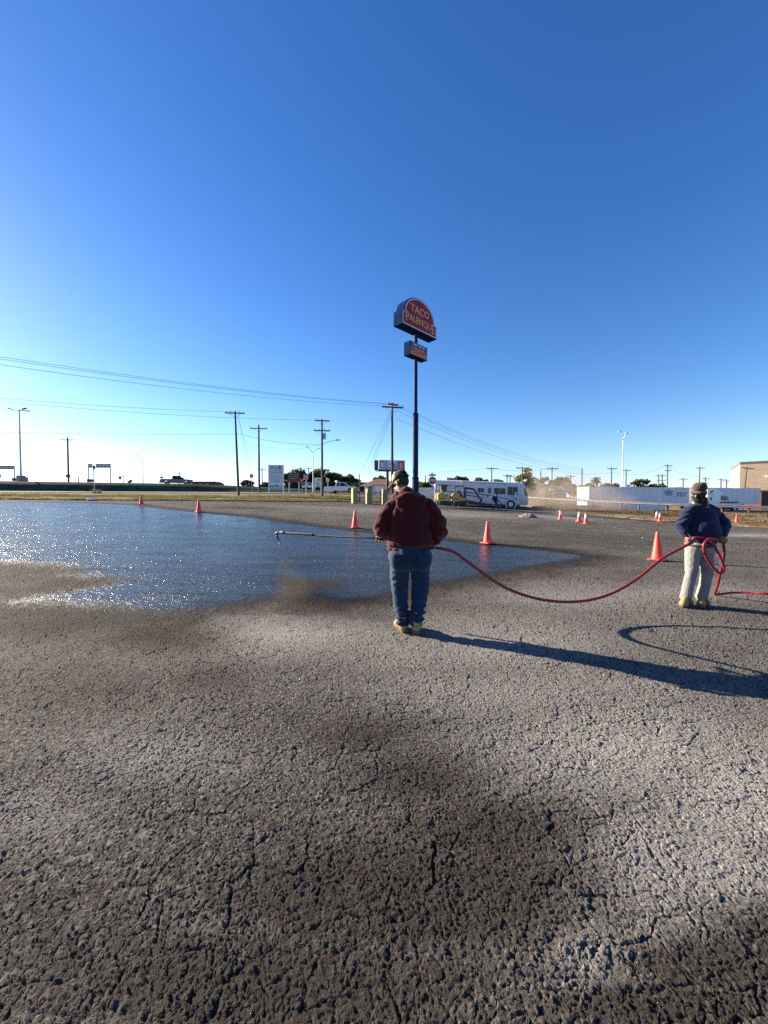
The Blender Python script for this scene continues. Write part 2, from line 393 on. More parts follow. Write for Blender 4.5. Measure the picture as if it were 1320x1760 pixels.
    base = g.mix(g.ramp(g.noise(pos, .35, 5, .65).outputs[0], .5, .72, 0, .35), base, (.055, .045, .036, 1))
    st = g.math('ADD', stain, g.math('ADD', g.math('MULTIPLY', wnz, .3), g.math('MULTIPLY', g.math('SUBTRACT', n1, .5), .5)))
    base = g.mix(g.ramp(st, .04, .85, 0, .86), base, (.030, .026, .022, 1))
    base = g.mix(g.math('MULTIPLY', damp, .85), base, (.024, .020, .016, 1))
    base = g.mix(wet, base, g.mix(g.ramp(cv.outputs[0], .2, .9), (.008, .008, .010, 1), (.03, .029, .03, 1))); base = g.mix(g.math('MULTIPLY', A('matt'), .8), base, (.034, .027, .02, 1))
    rough = g.math('ADD', g.ramp(thin, 0, 1, .11, .20), g.math('MULTIPLY', cv.outputs[2], .16))
    rough = g.math('ADD', rough, g.math('MULTIPLY', A('matt'), .5))
    rg = g.n('Mix'); g.set(rg.inputs[0], wet); rg.inputs[2].default_value = .88; g.set(rg.inputs[3], rough)
    bs = g.n('BsdfPrincipled', {'Base Color': base, 'Roughness': rg.outputs[0]})
    g.set(bs.inputs['Specular IOR Level'], g.math('MULTIPLY', g.math('MULTIPLY_ADD', g.math('MULTIPLY', g.ramp(wet, .45, 1.0), grain), .27, .03), g.math('MULTIPLY_ADD', A('matt'), -.75, 1.0)))
    g.set(g.out.inputs['Surface'], bs.outputs[0])
    g.m.displacement_method = 'BOTH'
    return g.m
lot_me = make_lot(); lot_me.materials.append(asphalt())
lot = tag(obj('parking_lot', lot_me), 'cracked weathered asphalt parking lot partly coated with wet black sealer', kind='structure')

# ------------------------------------------------------------------ surrounding ground
def make_ground():
    th = np.concatenate([np.linspace(-math.pi, -1.2, 36)[:-1], np.linspace(-1.2, 1.2, 500), np.linspace(1.2, math.pi, 36)[1:]])
    e = EDGE(th)
    off = [(-15, -.5), (-2, -.3), (-.25, -.12), (-.05, .015), (.35, .09), (1, .11), (2, .1), (3.5, .08), (5, .06), (8, .04), (11, .02), (15, 0), (20, 0), (26, 0), (34, 0), (45, 0), (60, 0), (85, 0), (120, 0), (180, 0), (300, 0), (600, 0), (1200, 0), (2500, 0), (4000, 0)]
    rr = np.stack([e + o for o, _ in off]); zz = np.array([z for _, z in off])
    X = rr * np.sin(th); Y = rr * np.cos(th)
    wob = vnoise(np.c_[X.ravel() * .8, Y.ravel() * .8, X.ravel() * 0]).reshape(X.shape)
    Z = TA(X, Y) + zz[:, None] + np.where((zz > 0.01)[:, None], wob * .05, 0)
    nA = len(th); i = np.arange(len(off) - 1)[:, None] * nA + np.arange(nA - 1)[None]
    q = np.stack([i, i + nA, i + 1 + nA, i + 1], -1).reshape(-1, 4)
    co = np.c_[X.ravel(), Y.ravel(), Z.ravel()]
    # land below the lot
    b = len(co); co = np.r_[co, [[0, 0, -.5]]]
    k = np.arange(nA - 1); q2 = np.stack([k, k + 1, np.full(nA - 1, b), np.full(nA - 1, b)], -1)
    me = mesh_np('ground', co, q, None, True)
    dirt = np.clip((np.arctan2(co[:, 0], co[:, 1]) - .33) / .12, 0, 1)
    a = me.attributes.new('dirt', 'FLOAT', 'POINT'); a.data.foreach_set('value', dirt.astype(np.float32))
    return me
def ground_mat():
    g = NT('dry grass ground'); pos = g.n('TexCoord').outputs['Object']; d = g.n('Attribute', attribute_name='dirt').outputs['Fac']
    n1 = g.noise(pos, .5, 6, .7).outputs[0]; n2 = g.noise(pos, 5, 5, .7).outputs[0]
    gr = g.mix(g.ramp(n1, .38, .62), (.045, .055, .02, 1), (.20, .155, .075, 1))
    gr = g.mix(g.ramp(n2, .4, .7), gr, (.26, .20, .11, 1))
    dt = g.mix(g.ramp(n1, .35, .65), (.13, .085, .05, 1), (.30, .225, .15, 1)); dt = g.mix(g.ramp(n2, .45, .75), dt, (.10, .08, .035, 1))
    bs = g.n('BsdfPrincipled', {'Base Color': g.mix(d, gr, dt), 'Roughness': .95, 'Specular IOR Level': .1})
    bp = g.n('Bump', {'Strength': 1.0, 'Distance': .25, 'Height': g.noise(pos, 3.5, 5, .7).outputs[0]}); g.set(bs.inputs['Normal'], bp.outputs[0])
    g.set(g.out.inputs['Surface'], bs.outputs[0]); return g.m
gm = make_ground(); gm.materials.append(ground_mat())
tag(obj('ground', gm), 'dry grassy and bare ground around the parking lot', kind='structure')

# highway on its bank, and the frontage road at its foot
RIDGE = [(-130, 13, 4.5), (-95, 36.5, 4.6), (-60, 60, 4.67), (-37.5, 75, 4.9), (-20, 86.5, 4.45), (-8.6, 95, 3.8), (6, 105, 3.1)]
def strip(name, prof, matl, kind='structure', label=None):
    P = [Vector(p) for p in RIDGE]; co = []; m = len(prof)
    sub = []
    for i in range(len(P) - 1):
        for k in range(6): sub.append(P[i].lerp(P[i + 1], k / 6))
    sub.append(P[-1])
    for i, p in enumerate(sub):
        t = sub[min(i + 1, len(sub) - 1)] - sub[max(i - 1, 0)]; nrm = Vector((t.y, -t.x, 0)).normalized()
        for off, zr, mode in prof:
            q = p + nrm * off
            q.z = (T(q.x, q.y) + zr) if mode == 'g' else (p.z + zr if mode == 't' else (p.z * zr + (1 - zr) * T(q.x, q.y)))
            co.append(q)
    i = np.arange(len(sub) - 1)[:, None] * m + np.arange(m - 1)[None]
    me = mesh_np(name, np.array(co), np.stack([i, i + m, i + 1 + m, i + 1], -1).reshape(-1, 4), matl, True)
    return tag(obj(name, me), label, kind=kind)
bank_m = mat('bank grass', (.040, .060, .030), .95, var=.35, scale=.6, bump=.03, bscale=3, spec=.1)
road_m = mat('old road asphalt', (.11, .105, .10), .85, var=.2, scale=.7, bump=.004, bscale=60)
conc_m = mat('pale concrete', (.28, .265, .24), .85, var=.18, scale=2, bump=.004, bscale=50)
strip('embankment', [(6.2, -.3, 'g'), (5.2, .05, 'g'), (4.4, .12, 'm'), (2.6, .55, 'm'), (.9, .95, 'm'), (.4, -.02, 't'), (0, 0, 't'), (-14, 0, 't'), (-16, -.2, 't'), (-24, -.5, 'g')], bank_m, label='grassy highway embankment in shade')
strip('highway', [(.3, .03, 't'), (-13.5, .03, 't')], road_m, label='raised highway along the top of the bank')
strip('frontage_road', [(14.5, .10, 'g'), (13.5, .13, 'g'), (9.4, .13, 'g'), (8.9, .10, 'g')], conc_m, label='pale frontage road at the foot of the bank')
# ------------------------------------------------------------------ shared paints
M_black = mat('black plastic', (.018, .018, .02), .5)
M_dark = mat('dark metal', (.035, .037, .042), .45, var=.2)
M_steel = mat('galvanised steel', (.38, .39, .40), .45, .75, var=.15)
M_white = mat('white paint', (.74, .74, .73), .4, var=.06, dirt=(.5, .47, .42))
M_signwhite = mat('sign white', (.68, .68, .66), .55, var=.08, scale=3)
M_wood = mat('weathered pole wood', (.075, .055, .042), .9, var=.3, scale=3, bump=.004, bscale=30)
M_glass = mat('dark vehicle glass', (.010, .012, .016), .12, var=.1, spec=.3)
M_tyre = mat('tyre rubber', (.018, .018, .018), .85, var=.25, scale=12)
M_rim = mat('wheel rim', (.42, .42, .43), .35, .7)
M_wire = mat('power line cable', (.03, .03, .033), .7)
M_red = mat('sign red', (.42, .03, .035), .5, var=.1)
M_orange = mat('cone orange', (.95, .058, .028), .5, var=.08, scale=9, dirt=(.5, .04, .022))
M_refl = mat('cone white collar', (.78, .76, .74), .5, var=.08)
M_insul = mat('porcelain insulator', (.25, .22, .2), .4)

# ------------------------------------------------------------------ traffic cones
def cone_proto(collar):
    t = thing('traffic_cone', 'x', 'cone')
    b = MB(); s = .18; r = .04
    poly = [(s - r + r * math.cos(a), s - r + r * math.sin(a)) for a in np.linspace(0, math.pi / 2, 4)]
    out = []
    for q in range(4):
        c, n = math.cos(q * math.pi / 2), math.sin(q * math.pi / 2)
        out += [(c * x - n * y, n * x + c * y) for x, y in poly]
    b.prism(out, 0, .028, 'XY'); b.build('base', M_orange, t, bevel=.006)
    MB().lathe([(.150, .026), (.146, .045), (.132, .05), (.034, .69), (.030, .705), (.022, .71)], n=24).build('cone_body', M_orange, t, smooth=True)
    if collar:
        f = lambda z: .132 - (z - .05) * .098 / .64 + .003
        MB().lathe([(f(.36), .36), (f(.62), .62)], n=24, close=False).build('reflective_collar', M_refl, t, smooth=True)
    return t
CONES = [(243, 867, 0, 'plain orange cone farthest left, at the far edge of the wet sealer'),
 (342, 880, 0, 'plain orange cone second from the left, just right of the farthest-left cone'),
 (610, 907.5, 0, 'plain orange cone just left of the man in the maroon hoodie'),
 (838, 934, 0, 'plain orange cone right of the maroon hoodie, behind the sagging red hose'),
 (1130, 963, 0, 'largest plain orange cone, behind the hose beside the man in blue'),
 (963, 893.5, 1, 'small white-collared cone standing alone left of a close pair, far off right'),
 (995, 896.5, 1, 'small white-collared cone, left one of the close pair near the dust'),
 (1007, 900, 1, 'small white-collared cone, right one of the close pair near the dust'),
 (1128.5, 893, 1, 'far white-collared cone, left of two almost overlapping by the dirt bank'),
 (1134, 896.5, 1, 'far white-collared cone, right of two almost overlapping by the dirt bank'),
 (1266, 899.5, 0, 'plain orange cone farthest right, behind the arm of the man in blue')]
_cp0 = {0: cone_proto(False), 1: cone_proto(True)}; _used = set()
for i, (px, py, c, lab) in enumerate(CONES):
    o = _cp0[c] if c not in _used else copy_tree(_cp0[c]); _used.add(c)
    h = hit(px, py); o.location = (h.x, h.y, h.z + .012); o.rotation_euler = (R(random.uniform(-1, 1)), R(random.uniform(-1.2, 1.2)), R([20, 50, 75, 35, 38, 60, 10, 33, 5, 44, 22][i]))
    tag(o, lab, 'cone', 'orange traffic cones around the work area')

# ------------------------------------------------------------------ text
def text(body, size, mat_, parent, M, name='lettering', extrude=.004, bold=0.0, sx=1.0, shear=0.0, spacing=1.0):
    cu = bpy.data.curves.new('t', 'FONT'); cu.body = body; cu.size = size; cu.extrude = extrude; cu.offset = bold
    cu.align_x = 'CENTER'; cu.align_y = 'CENTER'; cu.resolution_u = 3; cu.shear = shear; cu.space_character = spacing
    ob = bpy.data.objects.new('t', cu); COL.objects.link(ob)
    me = bpy.data.meshes.new_from_object(ob.evaluated_get(bpy.context.evaluated_depsgraph_get()))
    bpy.data.objects.remove(ob); bpy.data.curves.remove(cu)
    me.transform(Matrix(M) @ Matrix.Diagonal((sx, 1, 1, 1))); me.materials.clear(); me.materials.append(mat_)
    return obj(name, me, parent)
def face_y(x, y, z, ry=0.0):        # upright lettering on a face that looks towards -Y
    return Matrix.Translation((x, y, z)) @ Matrix.Rotation(ry, 4, 'Y') @ Matrix.Rotation(math.pi / 2, 4, 'X')

# ------------------------------------------------------------------ tall restaurant pole sign
M_pole = mat('sign pole navy', (.012, .024, .060), .6, spec=.06, var=.12, scale=1.5)
M_navy = mat('sign cabinet navy', (.011, .027, .085), .9, spec=0.0, var=.12, scale=1.5)
M_maroon = mat('sign face maroon', (.26, .022, .05), .55, spec=.15, var=.06, scale=1)
M_gold = mat('sign gold', (.55, .33, .10), .5, var=.06)
M_silver = mat('sign border silver', (.55, .52, .52), .4, var=.05)
M_facered = mat('panel red', (.34, .03, .05), .5, var=.06)
M_faceblue = mat('panel navy', (.02, .045, .13), .5, var=.06)
M_faceyel = mat('panel yellow', (.55, .27, .04), .5, var=.06)
M_facewht = mat('panel white', (.62, .64, .68), .5)
def pole_sign():
    Y = 40.0; px = 712
    bx_ = (714 - 660) / F * Y; zg = T(bx_, Y)
    t = thing('pole_sign', 'very tall navy pole sign with arched maroon TACO PALENQUE cabinet and smaller panel box', 'sign', (bx_, Y, zg), R(45))
    zof = lambda py: CAM_H + (862 - py) / F * Y - zg
    W, D = 5.5, 1.1
    zb = zof(577); sh = 1.38; top = 3.25
    def outline(ins, n=28):
        w = W / 2 - ins; b = ins; s_ = sh - ins * .6; a = W / 2 * .87 - ins; h = top - ins - s_
        pts = [(-w, b), (w, b), (w, s_)]
        pts += [(a * math.cos(q), s_ + .02 + (h - .02) * math.sin(q) ** .95) for q in np.linspace(0, math.pi, n)]
        pts += [(-w, s_)]
        return [(x, z + zb) for x, z in pts]
    MB().prism(outline(0), -D / 2, D / 2).build('cabinet', M_navy, t, bevel=.03)
    MB().prism(outline(.10), -D / 2 - .03, -D / 2 + .02).build('border', M_silver, t)
    f = MB().prism(outline(.22), -D / 2 - .05, -D / 2 - .02).build('sign_face', M_maroon, t)
    yy = -D / 2 - .062
    text('TACO', 1.0, M_gold, f, face_y(-.05, yy, zb + 1.95), bold=.022, sx=1.02, extrude=.01, spacing=1.05)
    text('ALENQU', .93, M_gold, f, face_y(0.03, yy, zb + .92), bold=.014, sx=.93, extrude=.01, spacing=1.06)
    text('P', 1.32, M_gold, f, face_y(-2.02, yy, zb + .86), bold=.024, sx=.78, extrude=.01)
    text('E', 1.32, M_gold, f, face_y(2.03, yy, zb + .80), bold=.022, sx=.66, extrude=.01)
    # panel box
    z0, z1 = zof(619), zof(596.5); w2 = 1.36; d2 = .42
    MB().bx(-w2, w2, -d2, d2, z0, z1).build('panel_box', M_navy, t, bevel=.03)
    h3 = (z1 - z0 - .1) / 3
    for k, (m, tx, tm, sz) in enumerate(((M_faceyel, 'DRIVE-THRU', M_facered, .40), (M_facered, 'FAJITAS', M_gold, .42), (M_faceblue, '24/7 WI-FI', M_facewht, .40))):
        a = z0 + .05 + k * h3
        p = MB().bx(-w2 + .06, w2 - .06, -d2 - .025, -d2 + .01, a + .008, a + h3 - .008).build('panel', m, t)
        text(tx, sz, tm, p, face_y(0, -d2 - .031, a + h3 / 2), bold=.008, extrude=.004, spacing=1.08)
    # pole in sections that step in as it rises
    s1, s2 = zof(822), zof(713)
    MB().cyl((0, 0, -.3), (0, 0, s1), .34, n=24).build('lower_pole', M_pole, t, smooth=True)
    MB().cyl((0, 0, s1), (0, 0, s2), .285, n=24).build('middle_pole', M_pole, t, smooth=True)
    MB().cyl((0, 0, s2), (0, 0, zb + .1), .19, n=24).build('upper_pole', M_pole, t, smooth=True)
    for z, r in ((s1, .37), (s2, .31)): MB().lathe([(r, -.06), (r, .06), (r - .05, .09)], (0, 0, z), 24).build('pole_collar', M_navy, t, smooth=True)
    MB().cyl((0, 0, zb - .05), (0, 0, zb - .004), .33, n=20).build('mounting_plate', M_navy, t)
pole_sign()

# ------------------------------------------------------------------ poles and wires
def crossarm(t, z, L, rz, pins=4, yoff=0.0, brace=True):
    M = Matrix.Rotation(rz, 3, 'Z'); d = M @ Vector((1, 0, 0)); n = M @ Vector((0, -.17, 0))
    a = MB().bar(Vector((0, yoff, z)) + n - d * L / 2, Vector((0, yoff, z)) + n + d * L / 2, .13, .15).build('crossarm', M_wood, t)
    if brace:
        b = MB()
        for s in (-1, 1): b.bar(Vector((0, 0, z - .7)) + n * .8, Vector((0, 0, z - .06)) + n * 1.2 + d * s * L * .3, .04)
        b.build('arm_brace', M_steel, a)
    for k in range(pins):
        u = -L / 2 * .92 + L * .92 * k / max(1, pins - 1)
        p = Vector((0, yoff, z + .07)) + n + d * u
        MB().lathe([(.02, 0), (.02, .09), (.06, .1), (.07, .16), (.035, .2), (.05, .25), (.03, .3)], p, 10).build('insulator', M_insul, a, smooth=True)
    return a
def upole(px, top, Y, label, arms=((0.35, 2.6, 0, 4),), lean=(0, 0), r=.17, extras=None, group='wooden utility poles', sub=0.0):
    h = ground(px, Y); zt = at(px, top, Y).z; H = zt - h.z
    t = thing('utility_pole', label, 'utility pole', h, group=group, rot=(lean[1], lean[0], 0))
    MB().tube([(0, 0, -.5), (0, 0, H * .5), (0, 0, H)], [r, r * .85, r * .66], 10).build('pole', M_wood, t, smooth=True)
    for dz, L, rz, pins in arms: crossarm(t, H - dz, L, rz, pins)
    if extras: extras(t, H)
    return t, h, H
def x_big(t, H):
    MB().lathe([(.05, 0), (.24, .03), (.24, .75), (.2, .85), (.05, .9)], (.36, 0, H - 3.0), 16).build('transformer', M_steel, t, smooth=True)
    l = MB().tube([(.1, 0, H - 3.7), (1.0, 0, H - 3.3), (2.0, 0, H - 3.12)], .035, 8).build('lamp_arm', M_steel, t, smooth=True)
    MB().ell((2.3, 0, H - 3.1), (.42, .16, .1)).build('lamp_head', M_steel, l, smooth=True)
A1 = [((0.3, 2.5, .25, 5),), ((0.55, 2.6, .1, 4),), ((0.4, 2.3, .2, 5), (1.85, 2.2, .2, 4))]
upole(410.5, 706, 52.5, 'leaning utility pole nearest the shaded bank, left of the white AVAILABLE sign', ((.35, 2.5, .25, 5),), lean=(R(-1.9), 0))
upole(446, 730, 69, 'utility pole just left of the white AVAILABLE sign, single straight crossarm', ((.7, 3.0, .1, 2),), r=.2)
upole(554, 720, 57, 'utility pole with two crossarms, transformer can and street lamp, left of white pickup', ((.3, 2.2, .25, 5), (1.75, 2.4, .1, 4)), extras=x_big, r=.19)
upole(674, 692, 43.2, 'tall utility pole rising behind the capped head of the man in maroon', ((.55, 2.4, .2, 5), (.25, 1.3, .5, 3)), r=.17)
upole(119, 752, 95, 'utility pole beyond the highway, between tall lamp post and left gantry', ((.6, 2.9, .15, 3),), r=.25)
FAR = [(136, 820, 220, 'tiny far utility pole left of the gantry, just above the bank'), (212.5, 816, 190, 'tiny far utility pole right of the gantry beside a square sign'),
 (309, 811, 190, 'tiny far utility pole above the roof of the dark pickup'), (451, 804, 120, 'thin far utility pole beside the pole left of the AVAILABLE sign'),
 (531, 803, 130, 'thin far utility pole above the trees left of the double-arm lamp'), (731, 817, 120, 'thin far pole between the big sign pole and the stop sign'),
 (618, 815, 95, 'short bare pole behind the hood of the white pickup'),
 (844.5, 803, 85, 'utility pole behind the motorhome roof, left of the roof pod'), (871, 815, 110, 'left one of a close pair of poles above the motorhome front'), (876, 816, 110, 'right one of a close pair of poles above the motorhome front'),
 (897, 802, 72, 'pole standing in front of the round tree right of the motorhome'), (928.6, 808, 120, 'bare pole rising right of the round tree'), (948, 803, 82, 'pole with a can in front of the two storey house'),
 (980, 816, 110, 'short pole right of the house, left of the palm'), (999.5, 805, 75, 'bare pole between the house and the palm'),
 (1050, 803, 95, 'pole left of the twin-arm lamp above the long trailer'), (1075, 806, 110, 'pole just right of the twin-arm lamp above the trailer'), (1099, 822, 140, 'short far pole above the long trailer, left of the close pair'),
 (1131, 815, 140, 'left one of a close pair of double-arm poles above the globe emblem'), (1137, 815, 140, 'right one of a close pair of double-arm poles above the globe emblem'), (1146, 798, 100, 'tallest pole above the trailer, with two crossarms'),
 (1173, 821, 130, 'short far pole left of the cap of the man in blue'), (1201, 802, 100, 'pole rising directly behind the cap of the man in blue'), (1211.5, 820, 130, 'double-arm pole just right of the cap of the man in blue'),
 (1238, 822, 130, 'left one of two poles above the tractor cab'), (1247.5, 824, 140, 'right one of two poles above the tractor cab'), (1276, 802, 74, 'leaning pole in front of the tan brick building')]
for i, (px, top, Y, lab) in enumerate(FAR):
    bare = px in (618, 928.6, 999.5, 731)
    two = px in (1146, 1131, 1137, 1211.5)
    arms = () if bare else (((.4, 2.4, .1, 2), (1.6, 2.0, .1, 2)) if two else ((.4, 2.6, .1, 2),))
    arms = tuple((a * Y / 100, L * (1.0 if Y < 100 else Y / 110), rz, p) for a, L, rz, p in arms)
    upole(px, top, Y, lab, arms, lean=(R(4.5) if px == 1276 else 0, 0), r=.14 * max(1, Y / 85), group='wooden utility poles')
def catenary(a, b, sag, n=24):
    a = Vector(a); b = Vector(b)
    return [a.lerp(b, k / n) - Vector((0, 0, sag * 4 * (k / n) * (1 - k / n))) for k in range(n + 1)]
def wire(a, b, sag, label, r=.022):
    r *= .72
    o = MB().tube(catenary(a, b, sag), r, 5).build('power_line', M_wire); return tag(o, label, 'power line', 'overhead power lines')
P673 = lambda py, dx=0: at(673 + dx, py, 43.1)
wire(at(-60, 604, 24), P673(694, -6), .35, 'highest cable running from upper left to the pole behind the capped man', .018)
wire(at(-60, 608, 24.6), P673(696, 8), .38, 'second highest cable, just under the highest one on the left', .018)
wire(at(-60, 618, 24.2), P673(698, -10), .45, 'third cable on the left, lowest of the three meeting the pole behind the capped man', .018)
wire(at(-60, 679, 40), at(402, 708, 52.5), .25, 'upper cable of the pair reaching the leaning pole top from the left')
wire(at(-60, 684, 40.6), at(552, 722, 57), .5, 'lower cable of the pair, passing the leaning pole to the double-crossarm pole')
wire(at(-60, 741.5, 40), at(411, 746, 52.4), .15, 'straight level cable meeting the leaning pole halfway up from the left')
wire(at(412, 746, 52.4), at(553, 764, 57), .45, 'cable sagging from the leaning pole past the single-arm pole to the lamp pole', .025)
wire(at(119, 777, 95), at(446, 764, 69), 3.0, 'long low slack cable from the pole beyond the highway to the single-arm pole', .026)
wire(at(-40, 792, 95), at(119, 777, 95), 2.2, 'slack low cable reaching the pole beyond the highway from the left edge', .026)
wire(at(446, 764, 69), at(553, 763.5, 57), .8, 'lower slack cable between the single-arm pole and the lamp pole', .025)
wire(at(560, 722, 57), at(674, 719, 43.1), .25, 'cable from the lamp pole to halfway up the pole behind the capped man', .02)
for k, (p0, p1) in enumerate(((694, 806), (698, 809), (705, 812), (719, 816))):
    wire(at(680, p0, 43.1), at(1000, p1 - 1, 75), 1.2, ['highest', 'second', 'third', 'lowest'][k] + ' of the four cables falling to the right behind the big sign pole', .02)
wire(at(844.5, 804, 85), at(640, 806, 100), .9, 'cable behind the big sign pole, left of the pole above the motorhome', .025)
wire(at(844.5, 804, 85), at(948, 804, 82), .7, 'cable from the motorhome pole to the pole at the house', .025)
wire(at(948, 804, 82), at(1050, 812, 95), .8, 'cable from the house pole to the pole left of the twin-arm lamp', .025)
wire(at(1050, 812, 95), at(1146, 799, 100), 1.4, 'cable rising to the tallest pole above the trailer', .028)
wire(at(1146, 800, 100), at(1201, 819, 100), .7, 'cable falling from the tallest trailer pole towards the capped man in blue', .026)
wire(at(1201, 822, 100), at(1275, 828, 76), .6, 'cable running behind the cap of the man in blue to the leaning pole', .024)
wire(at(1277, 828, 74), at(1345, 833, 70), .2, 'low cable crossing the tan brick wall from the leaning pole', .02)
wire(at(1277, 804, 74), at(1345, 810, 70), .2, 'high cable crossing the tan brick wall from the leaning pole', .018)
wire(at(309, 812, 190), at(212.5, 817, 190), 1.0, 'faint far cable between the two tiny poles left of the dark pickup', .03)
for k, (p0, x1, y1, Y1, lab) in enumerate(((704, 618, 817, 45.5, 'left'), (708, 628, 822, 45, 'middle'), (716, 633, 822, 44.6, 'right'))):
    o = MB().tube([at(672.5, p0, 43.1), at(x1, y1, Y1), ], .014, 5).build('guy_wire', M_wire); tag(o, lab + ' guy wire slanting down left from the pole behind the capped man', 'guy wire', 'guy wires')
for k, (x1, Y1) in enumerate(((437, 54), (443, 55))):
    g = ground(x1, Y1); o = MB().tube([at(409, 713, 52.5), g], .014, 5).build('guy_wire', M_wire); tag(o, ['left', 'right'][k] + ' guy wire slanting down from the leaning pole top', 'guy wire', 'guy wires')

# ------------------------------------------------------------------ lamp posts
def lamp_tall():
    Y = 64; h = ground(37.5, Y); zt = at(37, 705, Y).z; zb = at(37, 827, Y).z
    t = thing('lamp_post', 'tall grey highway lamp post with three heads at the far left', 'lamp post', (h.x, h.y, zb - .6))
    H = zt - zb + .6
    MB().bx(-.45, .45, -.4, .4, 0, 1.55).build('base_box', conc_m, t, bevel=.05)
    MB().bx(.47, .95, -.3, .3, .2, 1.3).build('junction_box', mat('tan box', (.28, .25, .13), .7), t, bevel=.02)
    MB().cyl((0, 0, .5), (0, 0, H + .1), .16, .09, 14).build('pole', M_steel, t, smooth=True)
    for s, x, dz in ((-1, -1.65, .22), (1, .95, .22), (1, 1.55, -.15)):
        a = MB().tube([(0, 0, H - .05), (x * .6, 0, H + dz * .3), (x * .8, 0, H + dz)], .05, 8).build('lamp_arm', M_steel, t, smooth=True)
        MB().box((x * .92, 0, H + dz + .02), (.62, .34, .14), M=Matrix.Rotation(-.3 * s if dz > 0 else .05, 3, 'Y')).build('lamp_head', M_dark, a, bevel=.03)
lamp_tall()
def lamp_twin(px, top, Y, label, spread, rise, bend=.35):
    h = ground(px, Y); H = at(px, top, Y).z - h.z
    t = thing('lamp_post', label, 'lamp post', h)
    MB().cyl((0, 0, -.3), (0, 0, H - rise), .13, .08, 12).build('pole', M_steel, t, smooth=True)
    for s in (-1, 1):
        a = MB().tube([(0, 0, H - rise), (s * spread * .45, 0, H - rise * .55), (s * spread, 0, H - (0 if s < 0 else .4))], .05, 8).build('lamp_arm', M_steel, t, smooth=True)
        MB().box((s * (spread + .25), 0, H - (0 if s < 0 else .4) + .05), (.6, .26, .12), M=Matrix.Rotation(.1 * s, 3, 'Y')).build('lamp_head', M_steel, a, bevel=.02)
lamp_twin(538.5, 768, 85, 'thin twin-arm lamp post behind the white arrow sign', 1.1, 1.3)
lamp_twin(1069, 742, 78, 'tall twin-arm lamp post standing behind the long white trailer', .45, 1.75)
def lamp_single():
    Y = 100; h = ground(247, Y); H = at(247, 782, Y).z - h.z
    t = thing('lamp_post', 'single-arm lamp post on the highway left of the dark pickup', 'lamp post', h)
    MB().cyl((0, 0, -.2), (0, 0, H - 1.3), .13, .09, 10).build('pole', M_steel, t, smooth=True)
    a = MB().tube([(0, 0, H - 1.3), (-.5, 0, H - .8), (-1.3, 0, H - .05), (-1.6, 0, H)], .055, 8).build('lamp_arm', M_steel, t, smooth=True)
    MB().box((-1.75, 0, H), (.6, .25, .12)).build('lamp_head', M_steel, a, bevel=.02)
lamp_single()
# ------------------------------------------------------------------ vehicles
M_rvwhite = mat('motorhome white', (.62, .62, .65), .42, var=.05, scale=.8, dirt=(.45, .43, .40))
M_pickwhite = mat('pickup white', (.66, .66, .66), .35, var=.04, coat=.3)
M_pickdark = mat('pickup charcoal', (.05, .052, .056), .4, var=.1, coat=.3)
M_lampred = mat('tail lamp', (.35, .02, .02), .3)
M_lampclr = mat('head lamp', (.6, .6, .58), .2)
def wheel(t, x, y, r, w, side):
    wh = MB().lathe([(r * .62, -w / 2), (r * .95, -w / 2), (r, -w * .3), (r, w * .3), (r * .95, w / 2), (r * .62, w / 2)], (0, 0, 0), 20, Matrix.Rotation(math.pi / 2, 3, 'X'), close=True).build('wheel', M_tyre, t, smooth=True)
    wh.location = (x, y, r)
    MB().lathe([(r * .64, -.02), (r * .6, .015), (r * .45, -.015), (r * .15, 0), (.01, .01)], (0, side * w * .52, 0), 18, Matrix.Rotation(-side * math.pi / 2, 3, 'X')).build('rim', M_rim, wh, smooth=True)
    return wh
def arch_poly(x0, x1, z0, top, wheels, r):
    pts = [(x0, z0)]
    for wx in wheels:
        pts += [(wx - r, z0)] + [(wx + r * math.cos(a), z0 + max(0, .0) + r * math.sin(a)) for a in np.linspace(math.pi, 0, 9)][1:-1] + [(wx + r, z0)]
    pts += [(x1, z0)] + top
    return pts
